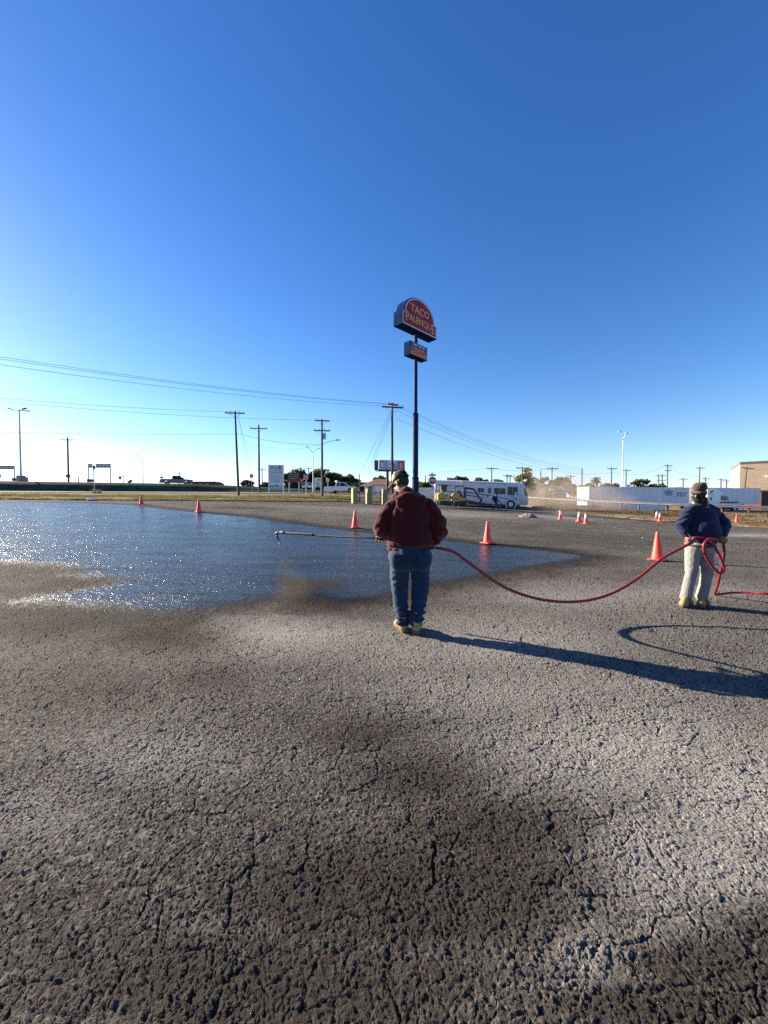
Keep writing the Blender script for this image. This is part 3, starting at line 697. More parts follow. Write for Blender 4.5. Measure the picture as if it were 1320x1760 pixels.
def pickup(label, body, loc, yaw, L=6.1, H=1.95, W=2.0, dual=False, tilt=0.0, group=None):
    t = thing('pickup_truck', label, 'pickup truck', loc, group=group, rot=(0, tilt, yaw))
    h = L / 2; f, r = h - 1.05, -h + 1.35; z0 = .48; bl = 1.22
    top = [(h, .95), (h - .05, 1.12), (h - .35, 1.22), (h - 1.5, bl + .06), (-h + .05, bl), (-h, 1.1)]
    MB().prism(arch_poly(-h, h, z0, top, (r, f), .47), -W / 2, W / 2).build('body', body, t, bevel=.04)
    MB().bx(-h + .1, -h + 2.0, -W / 2 + .14, W / 2 - .14, bl + .004, bl + .012).build('bed_floor', M_dark, t)
    cx0, cx1 = -h + 2.1, h - 1.55
    ch = H - bl
    cab = MB(); n = W / 2
    prof = [(cx0, bl - .02), (cx1, bl - .02), (cx1 - .78, H - .02), (cx1 - 1.0, H), (cx0 + .3, H), (cx0 + .1, H - .06)]
    pts = []
    for s in (-1, 1):
        for x, z in prof: pts.append((x, s * (n - .02 - .2 * (z - bl) / ch), z))
    m = len(prof); cab.add(pts, [tuple(range(m)), tuple(range(2 * m - 1, m - 1, -1))] + [(i, m + i, m + (i + 1) % m, (i + 1) % m) for i in range(m)])
    cab = cab.build('cab', body, t, bevel=.03)
    def pane(nm, corners): MB().add(corners, [(0, 1, 2, 3)]).build(nm, M_glass, cab)
    yy = lambda z: n - .02 - .2 * (z - bl) / ch + .006
    zb, zt = bl + .06, H - .10
    xm = (cx0 + cx1 - .5) / 2
    for s in (-1, 1):
        pane('window', [(xm + .06, s * yy(zb), zb), (cx1 - .18, s * yy(zb), zb), (cx1 - .78, s * yy(zt), zt), (xm + .06, s * yy(zt), zt)])
        pane('window', [(cx0 + .3, s * yy(zb), zb), (xm - .06, s * yy(zb), zb), (xm - .06, s * yy(zt), zt), (cx0 + .42, s * yy(zt), zt)])
        MB().bx(xm - .02, xm - .005, s * n - .004, s * n + .004, z0 + .1, bl).build('door_gap', M_dark, t)
        for dx in (.35, -.75): MB().bx(xm + dx, xm + dx + .18, s * (n + .012) - .012, s * (n + .012) + .012, bl - .14, bl - .10).build('door_handle', M_dark, t)
        mi = MB().bx(cx1 - .35, cx1 - .2, s * (n + .17) - .12, s * (n + .17) + .12, bl + .05, bl + .36).build('mirror', M_black, t, bevel=.02)
        for wx in (f, r): wheel(t, wx, s * (n - .16 + (.1 if dual and wx == r else 0)), .42, .28, s)
        if dual: MB().ell((r, s * n, .66), (.66, .16, .5)).build('fender', body, t, smooth=True)
        MB().bx(h - .16, h + .01, s * (n - .3) - .24, s * (n - .3) + .24, .92, 1.1).build('headlight', M_lampclr, t, bevel=.02)
        MB().bx(-h - .012, -h + .05, s * (n - .12) - .1, s * (n - .12) + .1, .8, 1.12).build('tail_light', M_lampred, t)
    pane('windscreen', [(cx1 + .008, -n + .14, zb), (cx1 + .008, n - .14, zb), (cx1 - .7, n - .28, zt), (cx1 - .7, -n + .28, zt)])
    pane('rear_window', [(cx0 - .003, -n + .2, zb), (cx0 - .003, n - .2, zb), (cx0 + .08, n - .3, zt), (cx0 + .08, -n + .3, zt)])
    MB().bx(h - .02, h + .05, -.62, .62, .72, 1.12).build('grille', M_black, t, bevel=.02)
    MB().bx(h - .1, h + .14, -W / 2 + .05, W / 2 - .05, .45, .68).build('bumper', M_dark if body is M_pickdark else M_rim, t, bevel=.04)
    MB().bx(-h - .14, -h + .1, -W / 2 + .05, W / 2 - .05, .48, .68).build('bumper', M_rim, t, bevel=.04)
    return t
g0 = at(587, 848, 70)
pickup('white crew-cab pickup with wide rear fenders behind the yellow posts', M_pickwhite, (g0.x, g0.y, g0.z), R(-14), L=6.0, dual=True, H=2.0)
g0 = at(303, 833.5, 78)
pickup('dark crew-cab pickup driving on the highway atop the bank', M_pickdark, (g0.x, g0.y, g0.z - .1), R(33), L=5.9, H=1.95)

def sedan(label, loc, yaw):
    t = thing('car', label, 'car', loc, yaw); h = 2.3; W = .88; z0 = .3; f, r = 1.4, -1.4
    prof = arch_poly(-h, h, z0, [(h, .62), (h - .1, .72), (h - 1.1, .92), (-h + .7, .96), (-h, .9)], (r, f), .36)
    MB().prism(prof, -W, W).build('body', M_pickwhite, t, bevel=.05)
    cp = [(-h + .55, .93), (h - 1.2, .9), (.35, 1.4), (-.2, 1.46), (-.9, 1.42)]
    MB().prism(cp, -W + .14, W - .14).build('cabin', M_pickwhite, t, bevel=.05)
    for s in (-1, 1):
        y = s * (W - .135)
        MB().add([(-1.4, y, 1.0), (-.25, y, 1.0), (-.25, y, 1.36), (-.85, y, 1.34)], [(0, 1, 2, 3)]).build('window', M_glass, t)
        MB().add([(-.17, y, 1.0), (.8, y, 1.0), (.3, y, 1.34), (-.17, y, 1.36)], [(0, 1, 2, 3)]).build('window', M_glass, t)
        for wx in (f, r): wheel(t, wx, s * (W - .1), .32, .2, s)
        MB().bx(h - .2, h + .01, s * .65 - .16, s * .65 + .16, .58, .7).build('headlight', M_lampclr, t)
g0 = ground(537, 96); sedan('white car parked behind the white arrow sign, under the trees', (g0.x, g0.y, at(537, 840.5, 96).z), R(8))

# motorhome
def motorhome():
    Yc = 45.2; L, W, H = 10.6, 2.5, 2.98
    c = at(824, 871.5, Yc); tilt = R(2.3)
    t = thing('motorhome', 'long white motorhome with dark swoosh stripes parked at the lot edge', 'motorhome', (c.x, c.y, c.z), rot=(0, tilt, R(-7)))
    h = L / 2; w = W / 2; z0 = .42
    # plan outline, clockwise from the rear on the near side round the curved nose to the rear on the far side
    def plan(ins=0.0, nose=0.0):
        r_ = .72; pts = [(-h + ins, -w + ins)]
        for a in np.linspace(-math.pi / 2, 0, 9): pts.append((h - r_ + (r_ - ins) * math.cos(a) + nose * math.cos(a), -w + r_ + (r_ - ins) * math.sin(a)))
        for a in np.linspace(0, math.pi / 2, 9): pts.append((h - r_ + (r_ - ins) * math.cos(a) + nose * math.cos(a), w - r_ + (r_ - ins) * math.sin(a)))
        pts.append((-h + ins, w - ins)); return pts
    rows = [(z0, .05, -.05), (z0 + .12, 0, .03), (1.05, 0, .06), (1.5, 0, 0), (2.5, 0, -.42), (2.75, .02, -.5), (2.92, .1, -.55), (H, .28, -.6)]
    v = []; f_ = []
    for z, ins, nose in rows: v += [(x, y, z) for x, y in plan(ins, nose)]
    n = len(plan())
    for i in range(len(rows) - 1):
        for k in range(n): f_.append((i * n + k, i * n + (k + 1) % n, (i + 1) * n + (k + 1) % n, (i + 1) * n + k))
    f_ += [tuple(range(n - 1, -1, -1)), tuple(range((len(rows) - 1) * n, len(rows) * n))]
    body = MB().add(v, f_).build('body', M_rvwhite, t, smooth=True)
    def nose_at(z): return float(np.interp(z, [r[0] for r in rows], [r[2] for r in rows]))
    # wrap-round windscreen
    vv = []; ff = []; A = np.linspace(-math.pi / 2 + .35, math.pi / 2 - .35, 15); zs = np.linspace(1.5, 2.45, 4)
    for z in zs:
        ns = nose_at(z)
        for a in A:
            r_ = .735; yc = -w + .72 if a < 0 else w - .72
            vv.append((h - .72 + r_ * math.cos(a) + ns * math.cos(a), yc + r_ * math.sin(a), z))
    m = len(A)
    for i in range(3):
        for k in range(m - 1): ff.append((i * m + k, i * m + k + 1, (i + 1) * m + k + 1, (i + 1) * m + k))
    MB().add(vv, ff).build('windscreen', M_glass, t, smooth=True)
    def side(nm, x0, x1, a, b, m_, d=.015, parent=t, bev=.0): return MB().bx(x0, x1, -w - d, -w + .05, a, b).build(nm, m_, parent, bevel=bev)
    frame_m = mat('window frame grey', (.2, .2, .21), .4)
    stripe = mat('stripe navy', (.03, .035, .075), .4); stripe2 = mat('stripe grey', (.25, .26, .32), .4)
    for x0, x1, a, b in ((2.92, 3.38, 1.55, 2.42), (3.48, 3.95, 1.55, 2.42), (1.42, 1.98, 1.6, 2.22), (2.08, 2.65, 1.6, 2.22), (-.42, -.14, 1.72, 2.15), (-.04, .24, 1.72, 2.15), (-4.6, -3.9, 2.2, 2.42), (-4.6, -3.9, 1.92, 2.14), (-4.6, -3.9, 1.64, 1.86)):
        fr = side('window', x0 - .04, x1 + .04, a - .04, b + .04, frame_m, .012); side('pane', x0, x1, a, b, M_glass, .02, fr)
    d = side('door', .55, 1.22, .5, 2.46, mat('door white', (.56, .56, .58), .45, var=.05), .018, bev=.02)
    side('door_window', .74, 1.04, 1.6, 2.22, M_glass, .026, d); side('handle', .62, .74, 1.2, 1.28, M_black, .05, d)
    def swoosh(pts, m_, d_=.022): MB().prism(pts, -w - d_, -w + .02).build('stripe', m_, t)
    swoosh([(-5.25, 1.78), (-1.0, 1.66), (.5, 1.48), (2.6, 1.14), (2.6, 1.06), (.5, 1.36), (-1.0, 1.54), (-5.25, 1.68)], stripe)
    swoosh([(-2.6, 1.48), (-.9, 1.3), (.45, 1.12), (.45, 1.07), (-.9, 1.18), (-2.6, 1.36)], stripe)
    swoosh([(2.62, 1.14), (4.5, 1.0), (4.5, .94), (2.62, 1.05)], stripe)
    swoosh([(-5.2, 2.5), (-3.6, 2.42), (-2.4, 2.1), (-3.6, 2.36), (-5.2, 2.44)], stripe2)
    swoosh([(-3.2, .95), (-2.4, .9), (-.6, .62), (.5, .5), (.5, .44), (-3.2, .44)], stripe)
    MB().tube([(-2.3, -w - .09, 2.86), (2.7, -w - .09, 2.84)], .085, 10).build('awning_roller', M_signwhite, t, smooth=True)
    for x in (-2.25, 2.68):
        MB().bx(x - .04, x + .04, -w - .07, -w - .02, 1.0 if x > 0 else 1.9, 2.84).build('awning_arm', M_white, t)
    MB().bx(4.05, 4.13, -w - .03, -w + .03, .5, 2.7).build('trim_strip', M_white, t)
    mi = MB().bx(3.6, 3.8, -w - .42, -w - .2, 1.25, 1.85).build('mirror', M_white, t, bevel=.04); MB().bar((3.75, -w - .25, 1.3), (3.85, -w + .05, 1.1), .05).build('mirror_arm', M_black, mi)
    pod = mat('roof pod grey', (.13, .15, .15), .5)
    MB().prism([(-3.95, H - .03), (-2.55, H - .03), (-2.9, H + .3), (-3.95, H + .36)], -.4, .4).build('roof_air_conditioner', pod, t, bevel=.05)
    MB().prism([(1.4, H - .03), (2.75, H - .03), (2.4, H + .26), (1.8, H + .34), (1.4, H + .3)], -.4, .4).build('roof_air_conditioner', pod, t, bevel=.05)
    for s in (-1, 1):
        for x in (-2.9, 3.3): wheel(t, x, s * (w - .17), .45, .3, s)
    for x in (3.3, -2.9): MB().lathe([(.62, 0), (.62, .02), (.5, .02), (.5, 0)], (x, -w - .021, .46), 24, Matrix.Rotation(math.pi / 2, 3, 'X'), close=False).build('wheel_arch', M_rvwhite, t, smooth=True)
    for x in (3.3, -2.9):
        MB().lathe([(.01, -.01), (.52, -.01), (.52, .008), (.01, .008)], (x, -w - .003, .47), 24, Matrix.Rotation(math.pi / 2, 3, 'X')).build('wheel_well', M_black, t)
        MB().lathe([(.02, -.012), (.24, -.012), (.26, .006), (.02, .012)], (x, -w - .03, .45), 20, Matrix.Rotation(math.pi / 2, 3, 'X')).build('hubcap', M_rim, t, smooth=True)
    MB().bx(-h + .3, h - .9, -w + .3, w - .3, .25, .45).build('chassis', M_black, t)
motorhome()

# two mini excavators in front of the motorhome
M_yel = mat('machine yellow', (.62, .34, .05), .5, var=.12, dirt=(.3, .2, .08))
def excavator(label, px, py, Y, yaw, boom, arm_):
    g = at(px, py, Y); t = thing('mini_excavator', label, 'mini excavator', (g.x, g.y, g.z), yaw, group='mini excavators by the motorhome')
    for s in (-1, 1):
        tr = MB().prism([(-.75, .12), (-.6, 0), (.6, 0), (.75, .12), (.75, .26), (.6, .38), (-.6, .38), (-.75, .26)], s * .45 - .12, s * .45 + .12).build('track', M_tyre, t, bevel=.03)
        for x in (-.55, -.18, .18, .55): MB().lathe([(.02, 0), (.13, 0), (.13, .02), (.02, .03)], (x, s * .575, .19), 12, Matrix.Rotation(-s * math.pi / 2, 3, 'X')).build('track_roller', M_dark, tr)
    MB().bx(-.4, .4, -.35, .35, .2, .45).build('undercarriage', M_dark, t)
    MB().prism([(-.85, .5), (.55, .5), (.5, .8), (.05, .9), (-.1, 1.25), (-.7, 1.3), (-.9, 1.1)], -.5, .5).build('house', M_yel, t, bevel=.05)
    for k in range(3): MB().bx(-.70 + .22 * k, -.58 + .22 * k, -.508, -.49, .62, .76).build('vent', M_black, t)
    MB().bx(-.25, .25, -.26, .26, .92, 1.12).build('seat', M_black, t, bevel=.04); MB().bx(-.32, -.2, -.26, .26, 1.1, 1.6).build('backrest', M_black, t, bevel=.04)
    for s in (-1, 1):
        MB().tube([(-.55, s * .46, 1.2), (-.55, s * .46, 1.95), (-.45, s * .46, 2.08), (.3, s * .46, 2.08), (.42, s * .46, 1.98), (.45, s * .46, .85)], .035, 8).build('roll_bar', M_black, t, smooth=True)
    MB().bx(-.6, .42, -.5, .5, 2.07, 2.12).build('canopy', M_black, t, bevel=.01)
    MB().bar(boom[0], boom[1], .2, .26).build('boom', M_dark, t, bevel=.02); MB().bar(boom[1], boom[2], .18, .2).build('boom_tip', M_dark, t, bevel=.02)
    MB().bar(boom[2], arm_, .16, .18).build('arm', M_dark, t, bevel=.02)
    a = Vector(arm_)
    bk = MB(); bk.prism([(a.x - .25, a.z - .35), (a.x + .1, a.z - .4), (a.x + .3, a.z - .1), (a.x + .2, a.z + .1), (a.x - .08, a.z + .05), (a.x - .02, a.z - .2)], -.25, .25).build('bucket', M_dark, t)
    MB().cyl(Vector(boom[0]) + Vector((.15, 0, -.1)), Vector(boom[1]) * .7 + Vector(boom[2]) * .3, .04, n=8).build('hydraulic_ram', M_steel, t)
    MB().bx(.75, .85, -.6, .6, .0, .35).build('dozer_blade', M_yel, t, bevel=.02)
excavator('yellow mini excavator nearest the stop sign, boom toward its neighbour', 764, 868, 41.0, R(8), [(.5, 0, .7), (1.05, 0, 1.0), (1.6, 0, 1.55)], (1.9, 0, .8))
excavator('yellow mini excavator in the middle of the motorhome side, arm reaching right', 790, 869, 41.2, R(-5), [(.5, 0, .75), (.55, 0, 1.9), (1.5, 0, 1.75)], (2.1, 0, .7))

# semi trailers and tractor beyond the guardrail
M_trail = mat('trailer white', (.62, .63, .66), .4, var=.05, scale=.6, dirt=(.52, .52, .52))
YAW = R(11.5)
def trailer(label, x0, Y, L, ztop, emblem=False):
    zg = ztop - 4.05; t = thing('semi_trailer', label, 'trailer', (x0, Y, zg), YAW); W = 2.6
    MB().bx(0, L, 0, W, 1.15, 4.05).build('box', M_trail, t, bevel=.03)
    n = int(L / 1.25)
    for k in range(n + 1):
        x = .02 + k * (L - .04) / n; MB().bx(x - .03, x + .03, -.018, .01, 1.2, 3.95).build('side_rib', M_trail if k % 4 else M_steel, t)
    for k in range(n):
        xa = .05 + k * (L - .04) / n + .04; xb = .02 + (k + 1) * (L - .04) / n - .04
        MB().bx(xa, xb, -.008, .008, 1.28, 3.9).build('panel', M_trail, t)
    MB().bx(0, L, -.03, .01, 3.93, 4.06).build('top_rail', M_steel, t); MB().bx(0, L, -.03, .01, 1.12, 1.27).build('bottom_rail', M_steel, t)
    for s in (.3, W - .3):
        for x in (1.3, 2.6): wh = wheel(t, x, s, .5, .4, -1 if s < 1 else 1)
    MB().bx(1.0, 4.2, .9, W - .9, .7, 1.12).build('bogie', M_black, t)
    MB().bx(4.5, L - 4.5, -.0, .05, .35, 1.1).build('side_skirt', M_trail, t)
    for s in (.5, W - .5): MB().bx(L - 3.6, L - 3.4, s - .1, s + .1, .05, 1.15).build('landing_leg', M_steel, t)
    if emblem:
        ex = emblem[0]; ez = emblem[1] - zg
        teal = mat('emblem teal', (.03, .17, .20), .4); lt = mat('emblem pale teal', (.25, .5, .52), .4); ek = mat('emblem black', (.02, .02, .025), .4)
        def disc(rx, rz, y0, m_, nm, par, cx=0, cz=0): return MB().prism([(ex + cx + rx * math.cos(a), ez + cz + rz * math.sin(a)) for a in np.linspace(0, 2 * math.pi, 29)[:-1]], y0, y0 + .012).build(nm, m_, par)
        e = disc(1.02, .47, -.034, ek, 'emblem', t); disc(.97, .43, -.040, lt, 'emblem_globe', e)
        for cx, cz, rx, rz in ((-.35, .05, .3, .28), (.3, .12, .22, .2), (.42, -.18, .2, .12), (.0, .3, .2, .06), (-.1, -.28, .25, .07)): disc(rx, rz, -.046, teal, 'emblem_land', e, cx, cz)
        text('TST', .95, mat('lettering slate', (.07, .08, .09), .5), t, face_y(ex + 2.35, -.036, ez - .30), bold=.02, sx=1.3, shear=.3, extrude=.006)
    return t
zt = at(1100, 836.5, 60).z
em = at(1149, 847, 63)
trailer('long white semi trailer with teal globe emblem and TST lettering behind the guardrail', at(1012, 850, 60).x, 60, 19.0, zt, (15.0, em.z))
trailer('plain white semi trailer behind the tractor cab, ending by the tan building', at(1307, 850, 71).x - 16.2 * math.cos(YAW), 71 - 16.2 * math.sin(YAW), 16.2, at(1260, 838.5, 69).z)
def tractor():
    x0 = at(1216, 850, 64.6).x; zg = zt - 4.05
    t = thing('semi_tractor', 'white sleeper-cab semi tractor facing right in front of the plain trailer', 'truck', (x0, 64.6, zg), YAW); W = 2.5
    wht = mat('tractor white', (.68, .69, .72), .35, var=.03, coat=.3)
    MB().prism([(0, .9), (3.9, .9), (3.9, 2.3), (3.75, 2.75), (3.1, 3.1), (2.2, 3.85), (1.2, 4.0), (0, 4.0)], 0, W).build('sleeper_cab', wht, t, bevel=.06)
    MB().prism([(3.9, .9), (4.6, .75), (6.6, .7), (6.9, .9), (6.85, 1.55), (6.3, 1.75), (4.75, 1.98), (3.9, 2.05)], .1, W - .1).build('hood', wht, t, bevel=.08)
    ws = MB().prism([(3.92, 2.0), (4.75, 2.0), (3.75, 2.85), (3.6, 2.85)], .12, W - .12).build('windscreen', M_glass, t)
    MB().prism([(2.75, 1.95), (3.85, 1.9), (3.75, 2.4), (3.5, 2.72), (2.78, 2.72)], -.012, .02).build('side_window', M_glass, t)
    MB().bx(.55, .95, -.012, .02, 1.95, 2.45).build('sleeper_window', M_glass, t)
    MB().prism([(.45, 3.05), (1.1, 3.3), (1.35, 3.55), (.95, 3.6), (.6, 3.4)], -.014, .02).build('emblem', M_black, t)
    MB().bx(.5, 1.2, -.012, .015, 2.85, 2.92).build('lettering', M_dark, t)
    MB().bx(2.55, 3.95, -.012, .015, 2.78, 2.82).build('belt_line', M_dark, t)
    MB().bx(2.6, 6.6, -.02, .05, 1.42, 1.75).build('side_stripe', mat('dark blue stripe', (.03, .04, .10), .4), t)  # dark blue band along the side of cab and hood
    mi = MB().bx(4.05, 4.2, -.35, -.1, 1.85, 2.7).build('mirror', M_white, t, bevel=.04); MB().bar((4.1, -.2, 2.6), (3.9, .1, 2.6), .05).build('mirror_arm', M_dark, mi)
    for x in (.7, 5.9):
        for s in (.25, W - .25): wheel(t, x, s, .52, .35, -1 if s < 1 else 1)
    MB().bx(6.75, 7.05, .05, W - .05, .35, .85).build('bumper', wht, t, bevel=.05)
    MB().bx(1.4, 3.2, .05, .65, .4, .9).build('fuel_tank', M_rim, t, bevel=.15)
    MB().bx(-2.2, 4, .8, W - .8, .6, .9).build('chassis', M_black, t)
tractor()

# ------------------------------------------------------------------ guardrail
def guardrail():
    pts = [(at(880, 853.5, 61)), (at(960, 858, 55)), (at(1040, 862, 50)), (at(1100, 864.8, 47)), (at(1200, 868.5, 43)), (at(1340, 873, 39)), (at(1500, 878, 36))]
    t = thing('guardrail', 'long galvanised guardrail on posts along the dirt bank in front of the trailers', 'guardrail', (pts[2].x, pts[2].y, T(pts[2].x, pts[2].y)))
    o = Vector(t.location); P = []
    for a, b in zip(pts[:-1], pts[1:]):
        n = max(2, int((b - a).length / 1.9))
        P += [a.lerp(b, k / n) for k in range(n)]
    P.append(pts[-1])
    prof = [(-.155, .0), (-.13, -.04), (-.08, -.08), (-.04, -.01), (0, .0), (.04, -.01), (.08, -.08), (.13, -.04), (.155, 0)]
    v = []; f = []; m = len(prof)
    for i, p in enumerate(P):
        d = (P[min(i + 1, len(P) - 1)] - P[max(i - 1, 0)]); nrm = Vector((d.y, -d.x, 0)).normalized()
        v += [p - o + Vector((0, 0, z)) - nrm * y for z, y in prof]
    for i in range(len(P) - 1): f += [(i * m + k, i * m + k + 1, (i + 1) * m + k + 1, (i + 1) * m + k) for k in range(m - 1)]
    MB().add(v, f).build('rail', M_steel, t, smooth=True)
    for i, p in enumerate(P[::1]):
        g = T(p.x, p.y); MB().bx(p.x - o.x - .07, p.x - o.x + .07, p.y - o.y + .1, p.y - o.y + .24, g - o.z - .2, p.z - o.z + .12).build('post', M_wood, t)
guardrail()

# ------------------------------------------------------------------ signs along the verge
def posts(t, xs, z0, z1, m_, w=.1):
    for x in xs: MB().bx(x - w / 2, x + w / 2, -w / 2, w / 2, z0, z1).build('post', m_, t)
def panel_sign(name, label, x0, x1, ytop, ybot, Y, build, post_m, yaw=0.0, pxs=None, w=.14):
    h = ground((x0 + x1) / 2, Y); k = Y / F
    t = thing(name, label, 'sign', h, yaw); W = (x1 - x0) * k
    zt_ = at(x0, ytop, Y).z - h.z; zb_ = at(x0, ybot, Y).z - h.z
    posts(t, pxs if pxs else (-W / 2 + w / 2, W / 2 - w / 2), -.3, zt_ - .02 if not pxs else zb_ + .3, post_m, w)
    build(t, W, zb_, zt_); return t
M_bluep = mat('sign blue', (.03, .12, .42), .5, var=.06); M_faded = mat('faded grey print', (.30, .40, .42), .6, var=.2, scale=4); M_teal = mat('faded teal print', (.35, .50, .50), .6)
M_pale = mat('faded white panel', (.50, .55, .58), .6, var=.1, scale=2)
def b_avail(t, W, zb, zt_):
    H = zt_ - zb; w = W / 2 - .14
    r = [(.0, .24, M_signwhite), (.26, .60, M_pale), (.62, .995, M_pale)]
    for a, b, m_ in r:
        p = MB().bx(-w, w, -.10, -.03, zb + H * a, zb + H * b).build('panel', m_, t)
        zm = zb + H * (a + b) / 2
        if a == 0:
            bb = MB().bx(-w + .06, w - .06, -.115, -.1, zm - .32, zm + .13).build('blue_band', M_bluep, p)
            text('AVAILABLE', .36, M_signwhite, bb, face_y(0, -.12, zm - .12), bold=.012, sx=.88)
            MB().prism([(-.12, zm + .13), (.12, zm + .13), (.0, zm + .38)], -.114, -.1).build('logo_peak', M_bluep, p)
        elif a < .5:
            MB().prism([(-.45, zm - .3), (-.2, zm + .25), (.0, zm + .1), (.25, zm + .32), (.4, zm - .3)], -.112, -.1).build('faded_logo', M_teal, p)
            MB().bx(-.6, .6, -.112, -.1, zm - .48, zm - .38).build('faded_print', M_faded, p)
        else:
            for k in range(7): MB().bx(-w + .16 + k * .2, -w + .26 + k * .2, -.112, -.1, zm - .05 + .06 * (k % 3), zm + .38).build('faded_print', M_faded, p)
            for k in range(5): MB().bx(-w + .2 + k * .3, -w + .38 + k * .3, -.112, -.1, zm - .5, zm - .36).build('faded_print', M_faded, p)
    MB().box((.52, -.13, zt_ - .28), (.12, .03, .5), M=Matrix.Rotation(-.4, 3, 'Y')).build('torn_flap', M_black, t)
    for z in (.25, .61): MB().bx(-w, w, -.09, .02, zb + H * z - .03, zb + H * z + .03).build('cross_rail', M_signwhite, t)
panel_sign('real_estate_sign', 'tall white AVAILABLE sign with faded panels and blue band', 462, 488, 799, 841, 54, b_avail, M_white, R(6), w=.16)
M_brownp = mat('sign brown', (.10, .05, .03), .7, var=.25); M_tanp = mat('sign tan print', (.42, .36, .26), .7); M_greenp = mat('sign green print', (.10, .13, .07), .7)
def b_brown(t, W, zb, zt_):
    H = zt_ - zb; p = MB().bx(-W / 2, W / 2, -.08, 0, zb + H * .08, zt_).build('panel', M_brownp, t)
    for k in range(6): MB().bx(-W / 2 + .12 + .1 * (k % 2), W / 2 - .15 - .12 * ((k + 1) % 3), -.09, -.08, zb + H * (.32 + .105 * k), zb + H * (.36 + .105 * k)).build('print_line', M_tanp if k % 2 else M_greenp, p)
    MB().bx(-W / 2 + .1, W / 2 - .1, -.092, -.08, zb + H * .12, zb + H * .24).build('print_line', M_red, p)
panel_sign('menu_board_sign', 'wide brown board sign on two white posts right of the AVAILABLE sign', 495, 516, 813, 830, 54, b_brown, M_white, R(4), pxs=(-.68, .68), w=.14)
for x in ():
    pass
def b_white(t, W, zb, zt_):
    H = zt_ - zb; p = MB().bx(-W / 2, W / 2, -.06, 0, zb, zt_).build('panel', M_signwhite, t)
    dk = mat('sign black print', (.03, .03, .035), .5)
    for z, a, b in ((.72, -.1, .4), (.55, .05, .42)): MB().bx(W * a, W * b, -.068, -.06, zb + H * z, zb + H * (z + .06)).build('print_line', dk, p)
    MB().prism([(-W * .28, zb + H * .2), (-W * .12, zb + H * .3), (-W * .12, zb + H * .25), (W * .28, zb + H * .25), (W * .28, zb + H * .15), (-W * .12, zb + H * .15), (-W * .12, zb + H * .1)], -.068, -.06).build('arrow', dk, p)
panel_sign('arrow_sign', 'small white panel sign with a black left arrow, left of the lamp pole', 540.5, 552, 821, 834, 56, b_white, M_white, R(5), pxs=(-.42, .42), w=.08)
M_signred2 = mat('faded red sign', (.45, .09, .08), .6)
def b_plain(m_):
    def f(t, W, zb, zt_):
        p = MB().bx(-W / 2, W / 2, -.05, -.01, zb, zt_).build('panel', m_, t); MB().bx(-W * .3, W * .3, -.056, -.05, zb + (zt_ - zb) * .4, zb + (zt_ - zb) * .65).build('print_line', M_tanp, p)
    return f
panel_sign('red_square_sign', 'small red square sign on a thin post left of the AVAILABLE sign', 430, 436, 815, 821, 75, b_plain(M_red), M_steel, pxs=(0,), w=.08)
panel_sign('pink_square_sign', 'small faded red sign on a post beside the do-not-enter sign', 516.5, 521.5, 823, 829, 62, b_plain(M_signred2), M_steel, pxs=(0,), w=.07)
panel_sign('square_sign', 'small dark square sign standing on the bank right of the gantry', 205, 210, 819, 824, 98, b_plain(M_dark), M_steel, pxs=(-.3, .3), w=.05)
panel_sign('rectangle_sign', 'small dark rectangular sign above the tail of the dark pickup', 276, 282, 819, 822, 98, b_plain(M_dark), M_steel, pxs=(0,), w=.06)
panel_sign('edge_sign', 'small dark sign at the left picture edge above the bank', -2, 3.5, 815, 821.5, 90, b_plain(M_dark), M_steel, pxs=(0,), w=.08)
def octo(t, r, z, y, m_, nm, par=None, n=8): return MB().prism([(r * math.cos(a), z + r * math.sin(a)) for a in (np.arange(n) + .5) * 2 * math.pi / n], y - .012, y).build(nm, m_, par or t)
def stop_sign():
    Y = 39.0; h = ground(743, Y); zc = at(743, 826, Y).z - h.z
    t = thing('stop_sign', 'red octagonal STOP sign with street-name blades left of the motorhome', 'sign', h, R(-8))
    MB().bx(-.04, .04, -.03, .03, -.3, zc + .75).build('post', M_steel, t)
    o = octo(t, .43, zc, -.04, M_signwhite, 'plate'); f = octo(t, .38, zc, -.054, M_red, 'red_face', o); text('STOP', .32, M_signwhite, f, face_y(0, -.07, zc), bold=.012, sx=.85)
    MB().box((0, 0, zc + .55), (.72, .03, .16)).build('street_blade', M_greenp, t); MB().box((0, 0, zc + .72), (.03, .62, .14), R(20)).build('street_blade', M_greenp, t)
stop_sign()
def dne():
    Y = 60; h = ground(526, Y); zc = at(526, 820, Y).z - h.z
    t = thing('do_not_enter_sign', 'round red do-not-enter sign on white square plate near the trees', 'sign', h)
    MB().bx(-.06, .06, -.03, .03, -.3, zc).build('post', M_white, t)
    p = MB().bx(-.36, .36, -.05, -.03, zc - .36, zc + .36).build('plate', M_signwhite, t); d = octo(t, .34, zc, -.055, M_red, 'red_disc', p, 20)
    MB().bx(-.24, .24, -.075, -.066, zc - .06, zc + .06).build('white_bar', M_signwhite, d)
dne()
def small_post():
    Y = 50; h = ground(563.5, Y); zt_ = at(563, 823, Y).z - h.z
    t = thing('meter_post', 'pale post with a small white plate left of the white pickup', 'post', h)
    MB().bx(-.06, .06, -.06, .06, -.3, zt_).build('post', M_white, t); MB().bx(-.2, .2, -.1, -.06, zt_ - .45, zt_).build('plate', M_signwhite, t); MB().ell((0, -.08, zt_ - .02), (.2, .07, .12)).build('cap', M_signwhite, t, smooth=True)
small_post()
def round_sign():
    Y = 70; h = ground(991, Y); zc = at(991, 841, Y).z - h.z
    t = thing('round_sign', 'white round-topped sign back on a post right of the low house', 'sign', h)
    MB().bx(-.05, .05, -.03, .03, -.3, zc).build('post', M_steel, t); octo(t, .32, zc, -.04, M_signwhite, 'plate', None, 8)
